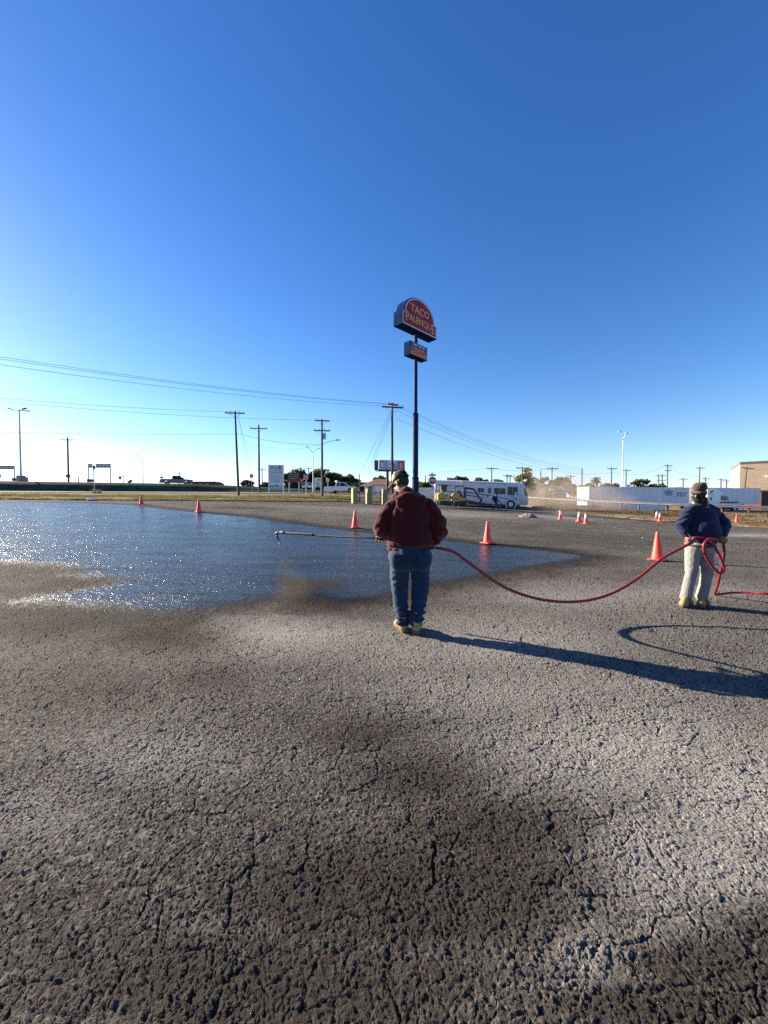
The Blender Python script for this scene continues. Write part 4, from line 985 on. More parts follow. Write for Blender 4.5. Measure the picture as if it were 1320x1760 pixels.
round_sign()
def lean_post():
    Y = 50; h = ground(163.5, Y); zt_ = at(162, 801, Y).z - h.z
    t = thing('leaning_post', 'thin leaning post with a dark box on top before the gantry', 'post', h, rot=(0, R(-2.2), 0))
    MB().cyl((0, 0, -.3), (0, 0, zt_), .06, .05, 8).build('pole', M_steel, t, smooth=True); MB().bx(.02, .2, -.1, .1, zt_ - .45, zt_ + .05).build('box', M_dark, t)
lean_post()
def gantry(x0, x1, y0, y1, Y, label, blank):
    a = at(x0, y0, Y); b = at(x1, y1, Y); g = T((a.x + b.x) / 2, Y); g = 1.0
    t = thing('sign_gantry', label, 'gantry', ((a.x + b.x) / 2, Y, g)); w = (b.x - a.x) / 2; zt_ = a.z - g; zb = b.z - g
    gs = mat('gantry panel grey green', (.10, .13, .12), .6, var=.25, scale=1.5)
    for s in (-1, 1): MB().bx(s * w - .1, s * w + .1, -.1, .1, -.5, zt_ + .1).build('post', M_steel, t)
    MB().bx(-w - .5, w + .6, -.1, .1, zt_, zt_ + .12).build('beam', M_steel, t); MB().bx(-w, w, -.1, .1, zb - .1, zb).build('beam', M_steel, t)
    n = 6
    for k in range(n):
        if k == blank: continue
        xa = -w + 2 * w * k / n; p = MB().bx(xa + .03, xa + 2 * w / n - .03, -.06, .06, zb, zt_).build('panel', gs, t)
        for q in range(3): MB().bx(xa + .15 + .4 * q * w / 3, xa + .15 + (.4 * q + .28) * w / 3, -.075, -.06, zb + .2 + .15 * (q % 2), zt_ - .15).build('print_mark', M_signwhite, p)
gantry(152, 189.5, 798, 803.5, 105, 'sign gantry on two posts beyond the bank, with one panel missing', 1)
gantry(-14, 24.5, 801, 806, 105, 'sign gantry cut off by the left picture edge', 9)
for x, y, w, lab in ((24, 824, .5, 'tiny dark box on the bank at the foot of the left gantry'), (155, 826, 1.1, 'dark cabinet on the bank at the foot of the middle gantry'), (117, 818, .6, 'small dark sign on the pole beyond the highway')):
    p = at(x, y, 80); tag(MB().box((0, 0, 0), (w, .4, .6)).build('cabinet', M_dark), lab, 'box').location = p

# billboard
def billboard():
    Y = 78; c = at(674, 801, Y); g = T(c.x, Y); k = Y / F
    t = thing('billboard', 'billboard with blue, white and red advert behind the utility pole', 'billboard', (c.x, Y, g), R(12))
    w = 22.5 * k; zt_ = at(674, 791, Y).z - g; zb = at(674, 809.5, Y).z - g
    MB().bx(-w, w, 0, .35, zb + .25, zt_).build('frame', M_dark, t)
    MB().prism([(-w - .9, zb + .1), (-w - .1, zb + .1), (-w - .1, zt_), (-w - .9, zt_)], .5, .7).build('side_panel', M_dark, t)
    bl = mat('advert blue', (.20, .33, .55), .5); pk = mat('advert pale', (.55, .56, .62), .5); rd = mat('advert red', (.42, .10, .08), .5)
    for a, b, m_ in ((-1, -.55, pk), (-.55, -.33, bl), (-.33, .28, pk), (.28, .46, bl), (.46, 1, rd)):
        MB().bx(w * a, w * b, -.04, 0, zb + .25, zt_).build('advert_panel', m_, t)
    MB().bx(-w * .93, -w * .6, -.05, -.04, zb + .55, zt_ - .15).build('advert_block', rd, t); MB().bx(-w * .86, -w * .67, -.06, -.05, zb + .7, zt_ - .5).build('advert_block', pk, t)
    for a, b, z0, z1 in ((-.22, .2, .3, .42), (.0, .24, .45, .62), (-.25, .24, .68, .78)): MB().bx(w * a, w * b, -.05, -.04, zt_ - (zt_ - zb) * z1, zt_ - (zt_ - zb) * z0).build('advert_print', mat('advert dark', (.10, .08, .07), .5), t)
    for z in (.3, .55): MB().bx(w * .6, w * .75, -.05, -.04, zb + (zt_ - zb) * z, zb + (zt_ - zb) * (z + .15)).build('advert_print', pk, t)
    MB().bx(-w * 1.05, w, -.3, .5, zb - .1, zb + .25).build('catwalk', mat('billboard brown', (.06, .035, .03), .7), t)
    MB().bx(-w * 1.25, -w, -.3, .3, zb - .15, zb - .05).build('catwalk', M_dark, t)
    for x in (-w * .35, w * .8): MB().cyl((x, .3, -.5), (x, .3, zb + .2), .3 if x < 0 else .2, n=12).build('post', mat('billboard brown', (.06, .035, .03), .7), t, smooth=True)
billboard()

# yellow square posts with a rail behind
M_post = mat('pale yellow post paint', (.27, .22, .10), .75, var=.12, scale=4, dirt=(.35, .3, .2))
for px, y0, y1, lab in ((609.5, 839.5, 857, 'left'), (634, 840, 859, 'middle'), (660.5, 841, 859, 'right')):
    Y = 42.5; g = ground(px, Y); zb = min(g.z, at(px, y1, Y).z); H = at(px, y0, Y).z - zb
    o = MB().bx(-.29, .29, -.29, .29, 0, H).build('bollard', M_post, bevel=.02); o.location = (g.x, Y, zb); o.rotation_euler.z = R(24)
    tag(o, lab + ' of three square pale yellow posts at the lot edge', 'bollard', 'square yellow posts')
def rail_fence():
    a = at(618, 846, 46); b = at(690, 847, 46); t = thing('rail_fence', 'grey two-rail fence running behind the yellow posts', 'fence', (a.x, a.y, T(a.x, a.y)))
    o = Vector(t.location)
    for dz in (0, -.45): MB().bar(a - o + Vector((0, 0, dz)), b - o + Vector((0, 0, dz)), .05, .16).build('rail', M_signwhite if dz else mat('grey rail', (.3, .3, .28), .7), t)
    for k in range(5): p = a.lerp(b, k / 4) - o; MB().bx(p.x - .06, p.x + .06, p.y + .03, p.y + .15, -.3, p.z + .1).build('post', M_wood, t)
rail_fence()

# ------------------------------------------------------------------ buildings
M_brick = None
def brick_mat():
    g = NT('tan brick'); pos = g.n('TexCoord').outputs['Object']
    mp = g.n('Mapping', {'Vector': pos, 'Rotation': (math.pi / 2, 0, 0)})
    b = g.n('TexBrick', {'Vector': mp.outputs[0], 'Color1': (.40, .30, .20, 1), 'Color2': (.47, .37, .26, 1), 'Mortar': (.36, .29, .21, 1), 'Scale': 1.0, 'Mortar Size': .012, 'Brick Width': .42, 'Row Height': .22})
    n = g.noise(pos, 1.2, 5, .6).outputs[0]; col = g.mix(g.ramp(n, .35, .7, 0, .3), b.outputs[0], (.33, .25, .17, 1))
    bs = g.n('BsdfPrincipled', {'Base Color': col, 'Roughness': .9}); g.set(g.out.inputs['Surface'], bs.outputs[0]); return g.m
def warehouse():
    Y = 82; c = at(1270.5, 860, Y); t = thing('brick_building', 'large tan brick building with red base at the right edge', 'building', (c.x, Y, -.4), R(-38))
    zt_ = at(1270, 794, Y).z + .4; zr = at(1290, 846, Y).z + .4
    MB().bx(0, 26, 0, 20, zr, zt_ - .5).build('upper_wall', brick_mat(), t)
    MB().bx(-.03, 26.03, -.03, 20.03, zt_ - .5, zt_).build('parapet', mat('parapet brown', (.13, .10, .08), .8), t)
    rb = mat('red base paint', (.36, .10, .055), .8, var=.12)
    MB().bx(.0, 3.4, .0, 20, 0, zr).build('lower_wall', rb, t); MB().bx(7, 26, .0, 20, 0, zr).build('lower_wall', rb, t)
    MB().bx(3.4, 7, .3, 1, 0, zr).build('loading_door', M_black, t); MB().bx(3.2, 7.2, -.25, 0, zr, zr + .35).build('canopy', M_dark, t)
    l = MB().bx(4.0, 4.6, -.5, 0, zt_ - 3.4, zt_ - 3.1).build('wall_lamp', M_signwhite, t); 
warehouse()
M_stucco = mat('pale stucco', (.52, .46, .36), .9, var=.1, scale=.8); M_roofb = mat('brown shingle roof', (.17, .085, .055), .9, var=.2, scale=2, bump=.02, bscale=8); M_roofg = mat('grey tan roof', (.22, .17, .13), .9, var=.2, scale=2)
M_win = mat('house window', (.05, .06, .08), .15)
def gable(t, x0, x1, y0, y1, ze, zr, m_, over=.5, axis='X', nm='roof'):
    th = .18
    if axis == 'X':
        ym = (y0 + y1) / 2; pts = [(y0 - over, ze - .15), (ym, zr), (y1 + over, ze - .15), (y1 + over, ze - .15 + th), (ym, zr + th), (y0 - over, ze - .15 + th)]
        return MB().prism(pts, x0 - over, x1 + over, 'YZ').build(nm, m_, t)
    xm = (x0 + x1) / 2; pts = [(x0 - over, ze - .15), (xm, zr), (x1 + over, ze - .15), (x1 + over, ze - .15 + th), (xm, zr + th), (x0 - over, ze - .15 + th)]
    return MB().prism(pts, y0 - over, y1 + over, 'XZ').build(nm, m_, t)
def hip(t, x0, x1, y0, y1, ze, zr, m_, over=.6, ridge=.35):
    x0 -= over; x1 += over; y0 -= over; y1 += over; ym = (y0 + y1) / 2; L = (x1 - x0) * ridge
    v = [(x0, y0, ze), (x1, y0, ze), (x1, y1, ze), (x0, y1, ze), (x0 + L, ym, zr), (x1 - L, ym, zr)]
    return MB().add(v, [(0, 1, 5, 4), (1, 2, 5), (2, 3, 4, 5), (3, 0, 4), (3, 2, 1, 0)]).build('roof', m_, t)
def window(t, x, z, w, h, y=-.0):
    f = MB().bx(x - w / 2 - .06, x + w / 2 + .06, y - .05, y + .05, z - .06, z + h + .06).build('window', M_signwhite, t); MB().bx(x - w / 2, x + w / 2, y - .065, y - .04, z, z + h).build('pane', M_win, f)
def house_brown():
    Y = 88; c = at(626, 850, Y); k = Y / F; t = thing('brown_roof_house', 'low house with a broad brown hip roof behind the yellow posts', 'house', (c.x, Y, T(c.x, Y)), R(-6))
    g = T(c.x, Y); ze = at(640, 833.5, Y).z - g; zr = at(640, 822, Y).z - g; L = 52 * k
    MB().bx(0, L, 0, 8, -.5, ze).build('wall', M_stucco, t); hip(t, 0, L, 0, 8, ze, zr, M_roofb)
    MB().bx(2.6, 4.6, -.06, 0, .1, ze - .2).build('garage_door', M_signwhite, t); window(t, 1.4, .9, 1.0, 1.0); window(t, 6.2, .9, 1.2, 1.0)
    MB().bx(-.9, 1.9, -.8, .1, ze - .25, ze - .05).build('porch_eave', M_signwhite, t)
house_brown()
def house_tan():
    Y = 84; c = at(899, 853, Y); g = c.z; k = Y / F; t = thing('two_storey_house', 'tan two storey house with a gabled arched carport right of the motorhome', 'house', (c.x, Y, g), R(4))
    z = lambda py: at(920, py, Y).z - g; x = lambda px: (px - 899) * k
    # carport with arch
    a0, a1 = x(899), x(938); ze = z(838.5); zr = z(831.5)
    n = 16; arch = [(a0 + .6, 0)] + [(a0 + .6 + (a1 - a0 - 2.3) * (.5 - .5 * math.cos(q)), z(844) + (z(838.0) - z(844)) * math.sin(q)) for q in np.linspace(0, math.pi, n)] + [(a1 - 1.7, 0)]
    front = [(a0, -.4), (a0, ze), ((a0 + a1) / 2, zr), (a1, ze), (a1, -.4)]
    v = []; poly = [(a0, 0), (a0 + .6, 0)] + arch[1:-1] + [(a1 - 1.7, 0), (a1, 0), (a1, ze), ((a0 + a1) / 2, zr), (a0, ze)]
    MB().prism(poly, 0, .3).build('carport_front', M_stucco, t)
    gable(t, a0, a1, -.2, 6, ze, zr + .1, M_roofg, .35, 'Y', 'carport_roof')
    MB().bx(a0, a1, 5.7, 6, -.4, ze).build('wall', M_stucco, t)
    for q in range(3): MB().cyl((a1 - 1.2 + q * .5, -.05, -.3), (a1 - 1.2 + q * .5, -.05, ze - .2), .09, n=8).build('column', M_signwhite, t)
    # main block
    m0, m1 = x(913), x(958); z1 = z(830.5); zt_ = z(825)
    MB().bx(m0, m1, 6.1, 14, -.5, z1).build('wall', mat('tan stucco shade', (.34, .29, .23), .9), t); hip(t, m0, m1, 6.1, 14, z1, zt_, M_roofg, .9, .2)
    for q in range(3): window(t, m0 + 1.2 + q * 1.7, z(835), .7, .7, 6.1)
    # low wing
    w0, w1 = x(961), x(989); zw = z(842)
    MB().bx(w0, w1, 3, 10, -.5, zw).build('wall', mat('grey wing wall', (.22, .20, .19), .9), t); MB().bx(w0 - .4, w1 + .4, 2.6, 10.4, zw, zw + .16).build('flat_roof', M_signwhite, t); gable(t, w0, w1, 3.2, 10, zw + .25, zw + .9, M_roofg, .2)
    for q in range(2): window(t, w0 + .9 + q * 1.5, .7, 1.0, .7, 3.0)
    MB().bx(x(940), x(961), 4, 10, -.5, z(840)).build('wall', M_stucco, t); MB().bx(x(948), x(953), 3.95, 4.05, 0, z(846)).build('door', M_black, t)
    gable(t, x(940), x(961), 4, 10, z(840), z(836), M_roofg, .4)
house_tan()
def white_fence():
    a = ground(715, 50); t = thing('white_panel_fence', 'pale metal panel fence between the big sign pole and the stop sign', 'fence', a)
    pf = mat('pale blue metal', (.42, .47, .52), .6, var=.08); L = 2.6; zt_ = at(735, 838, 50).z - a.z
    for k in range(7): MB().bx(k * .37, k * .37 + .35, 0, .06, -.3, zt_).build('panel', pf, t)
    MB().bx(0, L, -.03, 0, zt_ - .2, zt_ - .1).build('rail', M_steel, t)
white_fence()
def far_building(name, label, x0, x1, y0, y1, Y, m_, roofm):
    a = at(x0, y0, Y); b = at(x1, y1, Y); t = thing(name, label, 'building', (a.x, Y, b.z - .4)); W = b.x - a.x; H = a.z - b.z + .4
    MB().bx(0, W, 0, 8, 0, H - .3).build('wall', m_, t); MB().bx(-.2, W + .2, -.2, 8.2, H - .3, H).build('roof', roofm, t)
    for k in range(3): window(t, W * (.2 + .3 * k), H * .35, W * .08, H * .25)
far_building('red_roof_building', 'long low dark red building beyond the highway behind the dark pickup', 322, 365, 827.5, 834, 130, mat('dark red wall', (.10, .035, .035), .8), mat('dark red roof', (.12, .045, .04), .8))
far_building('dark_roof_building', 'small dark roofed building between the pickup hood and the brown roof house', 607, 630, 829, 842, 100, M_stucco, mat('dark red roof', (.12, .045, .04), .8))

# ------------------------------------------------------------------ trees
def leafmat(nm, col):
    g = NT(nm); pos = g.n('TexCoord').outputs['Object']; oi = g.n('NewGeometry').outputs['Random Per Island']
    c = g.mix(oi, c4([q * .6 for q in col]), c4([min(1, q * 1.5) for q in col]))
    d = g.n('BsdfDiffuse', {'Color': c}); tr = g.n('BsdfTranslucent', {'Color': g.mix(.5, c, (.16, .17, .03, 1))}); m = g.n('MixShader'); m.inputs[0].default_value = .3
    g.set(m.inputs[1], d.outputs[0]); g.set(m.inputs[2], tr.outputs[0]); g.set(g.out.inputs['Surface'], m.outputs[0]); return g.m
LEAF = [leafmat('leaf dark green', (.045, .062, .025)), leafmat('leaf olive', (.085, .09, .032)), leafmat('leaf yellow green', (.14, .13, .035))]
M_bark = mat('bark', (.09, .07, .055), .95, var=.3)
def tree(name, label, px, ytop, ybase, w_px, Y, lm, seed, nclump=22, nleaf=70, trunk=.3, leaf=.32, group='trees behind the lot'):
    rg = np.random.default_rng(seed); g = ground(px, Y); zt_ = at(px, ytop, Y).z; zb = at(px, ybase, Y).z
    base = min(g.z, zb); H = zt_ - base; W = w_px * Y / F / 2
    t = thing(name, label, 'tree', (g.x, Y, base), group=group)
    tk = MB(); th = max(.3, H * trunk); tk.tube([(0, 0, -.3), (.05, 0, th * .6), (.0, .05, th)], [.05 * H * .5 + .06, .035 * H * .5 + .05, .03 * H * .5 + .04], 8)
    cl = []
    for i in range(nclump):
        u = rg.normal(size=3); u /= np.linalg.norm(u); rr = rg.uniform(.35, 1) ** .6
        c = np.array([u[0] * W * rr * .82, u[1] * W * .7 * rr, th + (H - th) * (.5 + .42 * u[2] * rr)])
        cl.append(c); 
        if i < 9: tk.tube([(0, 0, th * .85), (c[0] * .5, c[1] * .5, th + (c[2] - th) * .45), tuple(c)], [.03 * H * .3 + .03, .03, .012], 5)
    tk.build('trunk', M_bark, t, smooth=True)
    cl = np.array(cl); n = nclump * nleaf
    ci = rg.integers(0, nclump, n); sz = (W * .30 + .15) * rg.uniform(.5, 1.1, nclump)
    d = rg.normal(size=(n, 3)); d /= np.linalg.norm(d, axis=1)[:, None]
    p = cl[ci] + d * (sz[ci] * rg.uniform(.3, 1.15, n) ** .5)[:, None] * np.array([1, 1, .75])
    p[:, 2] = np.clip(p[:, 2], .15, H * 1.02)
    a = rg.normal(size=(n, 3)); a /= np.linalg.norm(a, axis=1)[:, None]; b = np.cross(a, rg.normal(size=(n, 3))); b /= np.linalg.norm(b, axis=1)[:, None]
    s = leaf * rg.uniform(.5, 1.2, n)[:, None]
    co = np.stack([p - a * s, p + b * s * .55, p + a * s, p - b * s * .55], 1).reshape(-1, 3)
    obj('crown', mesh_np('crown', co, np.arange(n * 4).reshape(-1, 4), lm), t)
TREES = [('broad_tree', 'dark broad tree behind the do-not-enter sign, leftmost of the tree belt', 512, 806, 846, 46, 104, 0), ('broad_tree', 'tallest tree of the belt, behind the lamp pole', 548, 805, 846, 52, 104, 0),
 ('broad_tree', 'dark tree of the belt above the bed of the white pickup', 578, 807, 846, 46, 106, 0), ('broad_tree', 'rounded green tree above the cab of the white pickup', 603, 815, 846, 36, 108, 1),
 ('thin_tree', 'sparse tree between the AVAILABLE sign and the brown board sign', 492, 811, 844, 18, 96, 1), ('shrub_tree', 'small bushy tree between the leaning pole and the single-arm pole', 425, 823, 838, 26, 110, 0),
 ('shrub_tree', 'low bushy tree left of the foot of the AVAILABLE sign', 456, 826, 842, 18, 90, 0), ('shrub_tree', 'low scrub tree far off right of the dark pickup', 375, 828, 836, 34, 150, 1), 
 ('shrub_tree', 'tiny far tree on the skyline right of the gantry', 198, 825, 832, 8, 190, 0), ('shrub_tree', 'small far tree pair on the skyline left of the highway lamp', 226, 823, 832, 14, 190, 0),
 ('hedge_shrub', 'dense undergrowth below the trees behind the brown board sign', 505, 829, 852, 40, 100, 0), ('hedge_shrub', 'dense undergrowth below the trees behind the arrow sign', 545, 829, 852, 46, 100, 0), ('hedge_shrub', 'dense undergrowth behind the bed of the white pickup', 582, 829, 852, 44, 100, 0), ('hedge_shrub', 'dense undergrowth behind the cab of the white pickup', 612, 832, 852, 34, 98, 0),
 ('shrub_tree', 'tree behind the brown roof of the low house', 655, 816, 836, 40, 120, 1), ('shrub_tree', 'scrubby tree behind the pale panel fence', 728, 828, 846, 36, 80, 1),
 ('broad_tree', 'tree crown showing above the motorhome roof beside its rear pod', 792, 817, 845, 30, 85, 1), ('shrub_tree', 'low tree above the middle of the motorhome roof', 826, 821, 845, 34, 90, 1),
 ('shrub_tree', 'low tree above the motorhome roof left of its front pod', 852, 821, 845, 20, 90, 0), ('round_tree', 'round yellow-green tree right of the motorhome front', 902, 804, 850, 38, 74, 2),
 ('broad_tree', 'dark tree above the roof of the two storey house', 938, 816, 850, 26, 100, 0), ('broad_tree', 'large dark tree right of the two storey house', 963, 819, 850, 34, 98, 0),
 ('shrub_tree', 'dusty tree left of the palm', 985, 832, 852, 26, 96, 1), ('shrub_tree', 'dusty low tree below the palm by the trailer end', 1007, 830, 852, 28, 90, 1),
 ('shrub_tree', 'low tree above the trailer just right of the palm', 1047, 826, 846, 32, 100, 0), ('shrub_tree', 'low tree above the trailer right of the twin-arm lamp', 1106, 823, 846, 52, 110, 0),
 ('shrub_tree', 'low tree above the globe emblem', 1135, 826, 846, 26, 110, 1), ('shrub_tree', 'low tree above the trailer left of the cap of the man in blue', 1163, 831, 848, 22, 110, 0)]
for i, (nm, lab, px, yt, yb, w, Y, l) in enumerate(TREES):
    big_ = w > 28
    tree(nm, lab, px, yt, yb, w, Y, LEAF[l], 100 + i, 26 if big_ else 14, 80 if big_ else 60, .08 if nm in ('shrub_tree', 'hedge_shrub') else .14, leaf=.30 if Y < 80 else .42)
def palm():
    Y = 92; px = 1024; g = ground(px, Y); zt_ = at(px, 824, Y).z; H = zt_ - g.z
    t = thing('palm_tree', 'palm tree with a round frond head behind the left end of the trailer', 'tree', g, group='trees behind the lot')
    MB().tube([(0, 0, -.3), (.05, 0, H * .5), (0, 0, H)], [.24, .2, .2], 8).build('trunk', M_bark, t, smooth=True)
    rg = random.Random(3); pm = leafmat('palm frond', (.10, .095, .05))
    for k in range(26):
        a = k * 2.4; el = rg.uniform(-.8, 1.2); L = rg.uniform(1.3, 1.8); b = MB()
        d = Vector((math.cos(a), math.sin(a), 0)); sd = Vector((-d.y, d.x, 0)); pts = []
        for i in range(6):
            s = i / 5; p = Vector((0, 0, H)) + d * (L * s * math.cos(el * .8)) + Vector((0, 0, L * (s * math.sin(el) - .55 * s * s)))
            w = .34 * math.sin(math.pi * min(1, s * .9 + .08)); pts += [p - sd * w + Vector((0, 0, -w * .3)), p, p + sd * w + Vector((0, 0, -w * .3))]
        f = []
        for i in range(5): f += [(i * 3, i * 3 + 1, i * 3 + 4, i * 3 + 3), (i * 3 + 1, i * 3 + 2, i * 3 + 5, i * 3 + 4)]
        b.add(pts, f).build('frond', pm, t)
palm()
# ------------------------------------------------------------------ people
def remesh(mb, voxel, smooth=5, fac=.5):
    me = mb.mesh('r'); ob = bpy.data.objects.new('r', me); COL.objects.link(ob)
    m = ob.modifiers.new('r', 'REMESH'); m.mode = 'VOXEL'; m.voxel_size = voxel; m.use_smooth_shade = True
    if smooth: s = ob.modifiers.new('s', 'SMOOTH'); s.factor = fac; s.iterations = smooth
    out = bpy.data.meshes.new_from_object(ob.evaluated_get(bpy.context.evaluated_depsgraph_get()))
    bpy.data.objects.remove(ob); bpy.data.meshes.remove(me)
    out.polygons.foreach_set('use_smooth', [True] * len(out.polygons)); return out
def cono(me):
    n = len(me.vertices); co = np.empty(n * 3, np.float32); no = np.empty(n * 3, np.float32)
    me.vertices.foreach_get('co', co); me.vertices.foreach_get('normal', no); return co.reshape(-1, 3).astype(float), no.reshape(-1, 3).astype(float)
def displace(me, fn):
    co, no = cono(me); co = co + no * fn(co, no)[:, None]
    me.vertices.foreach_set('co', co.astype(np.float32).ravel()); me.update(); return me
def fabric(name, col, rough=.9, var=.15, wear=None, scale=9):
    g = NT(name); pos = g.n('TexCoord').outputs['Object']; n = g.noise(pos, scale, 5, .65).outputs[0]
    c = g.mix(g.ramp(n, .3, .7), c4([q * (1 - var) for q in col]), c4([min(1, q * (1 + var)) for q in col]))
    if wear: c = g.mix(g.ramp(g.noise(pos, 3.2, 5, .7).outputs[0], .5, .75, 0, .8), c, c4(wear))
    bs = g.n('BsdfPrincipled', {'Base Color': c, 'Roughness': rough, 'Specular IOR Level': .12}); bs.inputs['Sheen Weight'].default_value = .15
    bp = g.n('Bump', {'Strength': .6, 'Distance': .004, 'Height': g.noise(pos, 160, 2, .6).outputs[0]}); g.set(bs.inputs['Normal'], bp.outputs[0])
    g.set(g.out.inputs['Surface'], bs.outputs[0]); return g.m
def skin_mat(name, col):
    g = NT(name); pos = g.n('TexCoord').outputs['Object']; n = g.noise(pos, 22, 4, .6).outputs[0]
    bs = g.n('BsdfPrincipled', {'Base Color': g.mix(n, c4([q * .8 for q in col]), c4([q * 1.15 for q in col])), 'Roughness': .55}); g.set(g.out.inputs['Surface'], bs.outputs[0]); return g.m
M_skin = skin_mat('skin', (.19, .088, .052)); M_hair = mat('dark hair', (.012, .010, .009), .75, var=.3, scale=60)
M_boot = fabric('tan work boot leather', (.30, .19, .08), .75, .2); M_sole = mat('boot sole', (.10, .075, .05), .9)
M_capt = fabric('cap tan', (.38, .29, .15), .9, .12); M_capd = fabric('cap dark mesh', (.035, .036, .034), .9, .2); M_capb = fabric('cap brown', (.055, .038, .026), .9, .15); M_capg = fabric('cap grey mesh', (.09, .08, .07), .9, .2)
M_lens = mat('sunglass lens', (.01, .01, .012), .12, spec=.8)
def hand(mb, wrist, d, n, s, r=1.0, curl=(1.0, 1.15, .8)):
    """palm along d, fingers closing towards n, thumb on the side s; returns where a held tube runs"""
    wrist = Vector(wrist); d = Vector(d).normalized(); n = Vector(n); n = (n - d * n.dot(d)).normalized(); s0 = d.cross(n); s = s0 if s0.dot(Vector(s)) > 0 else -s0
    pc = wrist + d * .05 * r
    for k in (-1, -.33, .33, 1): mb.cap(wrist + s * k * .02 * r, pc + d * .035 * r + s * k * .031 * r, .019 * r, .016 * r, 10)
    lens = (.036, .045, .048, .044)
    for k in range(4):
        p = pc + d * .038 * r + s * (-.034 + .0225 * k) * r; a = 0.15
        for j, c in enumerate(curl):
            a += c; q = p + (d * math.cos(a) + n * math.sin(a)) * (lens[k] * (1, .7, .55)[j] * r); mb.cap(p, q, (.0105 - .0012 * j) * r, (.0096 - .0012 * j) * r, 8); p = q
    p = wrist + d * .025 * r + s * .03 * r
    for v, L in ((s * .75 + d * .6 + n * .3, .04), (d * .6 + n * .8 + s * .1, .034), (d * .25 + n * .9 - s * .35, .028)):
        q = p + v.normalized() * L * r; mb.cap(p, q, .0125 * r, .0105 * r, 8); p = q
    return pc + d * .045 * r + n * .032 * r
def place_me(me, mats, M=None):
    me.materials.clear()
    for m in mats: me.materials.append(m)
    return me
def head(mb, c, fwd, up, r=1.0):
    """skull, jaw, brow, nose, ears; c = centre of the head"""
    f = Vector(fwd).normalized(); u = Vector(up); u = (u - f * u.dot(f)).normalized(); s = f.cross(u); M = Matrix((s, f, u)).transposed(); c = Vector(c)
    L = lambda x, y, z: c + M @ Vector((x * r, y * r, z * r))
    mb.ell(L(0, -.01, .025), (.077 * r, .098 * r, .098 * r), M); mb.ell(L(0, .035, -.045), (.062 * r, .062 * r, .072 * r), M); mb.ell(L(0, .05, -.09), (.042 * r, .04 * r, .03 * r), M)
    mb.cap(L(0, .088, .015), L(0, .112, -.028), .012 * r, .017 * r, 10); mb.ell(L(0, .08, .035), (.056 * r, .02 * r, .014 * r), M)
    mb.ell(L(0, .088, -.062), (.026 * r, .012 * r, .010 * r), M)
    for k in (-1, 1):
        mb.ell(L(k * .079, -.012, -.005), (.012 * r, .02 * r, .032 * r), M); mb.ell(L(k * .038, .07, -.03), (.022 * r, .018 * r, .018 * r), M); mb.ell(L(k * .03, .084, .008), (.014 * r, .008 * r, .009 * r), M)
    return L, M
def cap_hat(t, L, M, r, front, back, split=0.0, strap=True):
    """crown of six panels, curved brim, adjusting strap with its arched opening"""
    e = MB(); n = 28; rows = [(0.0, 1.0), (.03, 1.0), (.055, .96), (.078, .86), (.096, .66), (.106, .36), (.109, .02)]
    v = []
    for z, k in rows:
        for i in range(n):
            a = 2 * math.pi * i / n; v.append(L(.088 * k * math.sin(a), -.012 + .109 * k * math.cos(a), .052 + z))
    for i in range(len(rows) - 1):
        for k in range(n):
            a = 2 * math.pi * (k + .5) / n
            e.cur = 0 if math.cos(a) > split else 1
            if strap and abs(a - math.pi) < .55 and rows[i][0] < .05 - .05 * ((a - math.pi) / .55) ** 2 * 1.0: continue
            e.add([v[i * n + k], v[i * n + (k + 1) % n], v[(i + 1) * n + (k + 1) % n], v[(i + 1) * n + k]], [(0, 1, 2, 3)])
    me = e.mesh('crown', [front, back])
    bm = bmesh.new(); bm.from_mesh(me); bmesh.ops.remove_doubles(bm, verts=bm.verts, dist=1e-5); bmesh.ops.recalc_face_normals(bm, faces=bm.faces); bm.to_mesh(me); bm.free()
    me.polygons.foreach_set('use_smooth', [True] * len(me.polygons)); hat = obj('cap', me, t)
    md = hat.modifiers.new('thick', 'SOLIDIFY'); md.thickness = .004
    b = MB(); A = np.linspace(-1.15, 1.15, 15); top = []; bot = []
    for q in (0, .5, 1):
        for a in A:
            rx, ry = .088, .109; ex = q * .098 * math.cos(a * .95) ** .7
            x = rx * math.sin(a); y = -.012 + ry * math.cos(a) + ex; z = .052 - q * .012 - .34 * x * x / .093 * .55
            top.append(L(x, y, z)); bot.append(L(x, y, z - .005))
    m = len(A); f = []
    for q in range(2):
        for k in range(m - 1): f += [(q * m + k, q * m + k + 1, (q + 1) * m + k + 1, (q + 1) * m + k), (3 * m + q * m + k, 3 * m + (q + 1) * m + k, 3 * m + (q + 1) * m + k + 1, 3 * m + q * m + k + 1)]
    f += [(2 * m + k, 2 * m + k + 1, 5 * m + k + 1, 5 * m + k) for k in range(m - 1)]
    b.add(top + bot, f); b.build('brim', front, hat, smooth=True)
    if strap:
        MB().tube([L(.094 * math.sin(a), -.012 + .113 * math.cos(a), .06) for a in np.linspace(math.pi - .62, math.pi + .62, 11)], .008, 6).build('strap', back, hat, smooth=True)
    MB().ell(L(0, -.012, .162), (.008, .008, .006), M).build('button', front, hat, smooth=True)
    return hat
def glasses(t, L, M):
    g = MB()
    for k in (-1, 1): g.ell(L(k * .034, .094, .012), (.029, .008, .02), M)
    o = g.build('sunglasses', M_lens, t, smooth=True)
    b = MB().tube([L(-.02, .1, .016), L(.02, .1, .016)], .003, 6)
    for k in (-1, 1): b.tube([L(k * .06, .088, .016), L(k * .078, .04, .012), L(k * .08, -.01, .008)], .004, 6)
    b.build('frame', M_black, o, smooth=True)
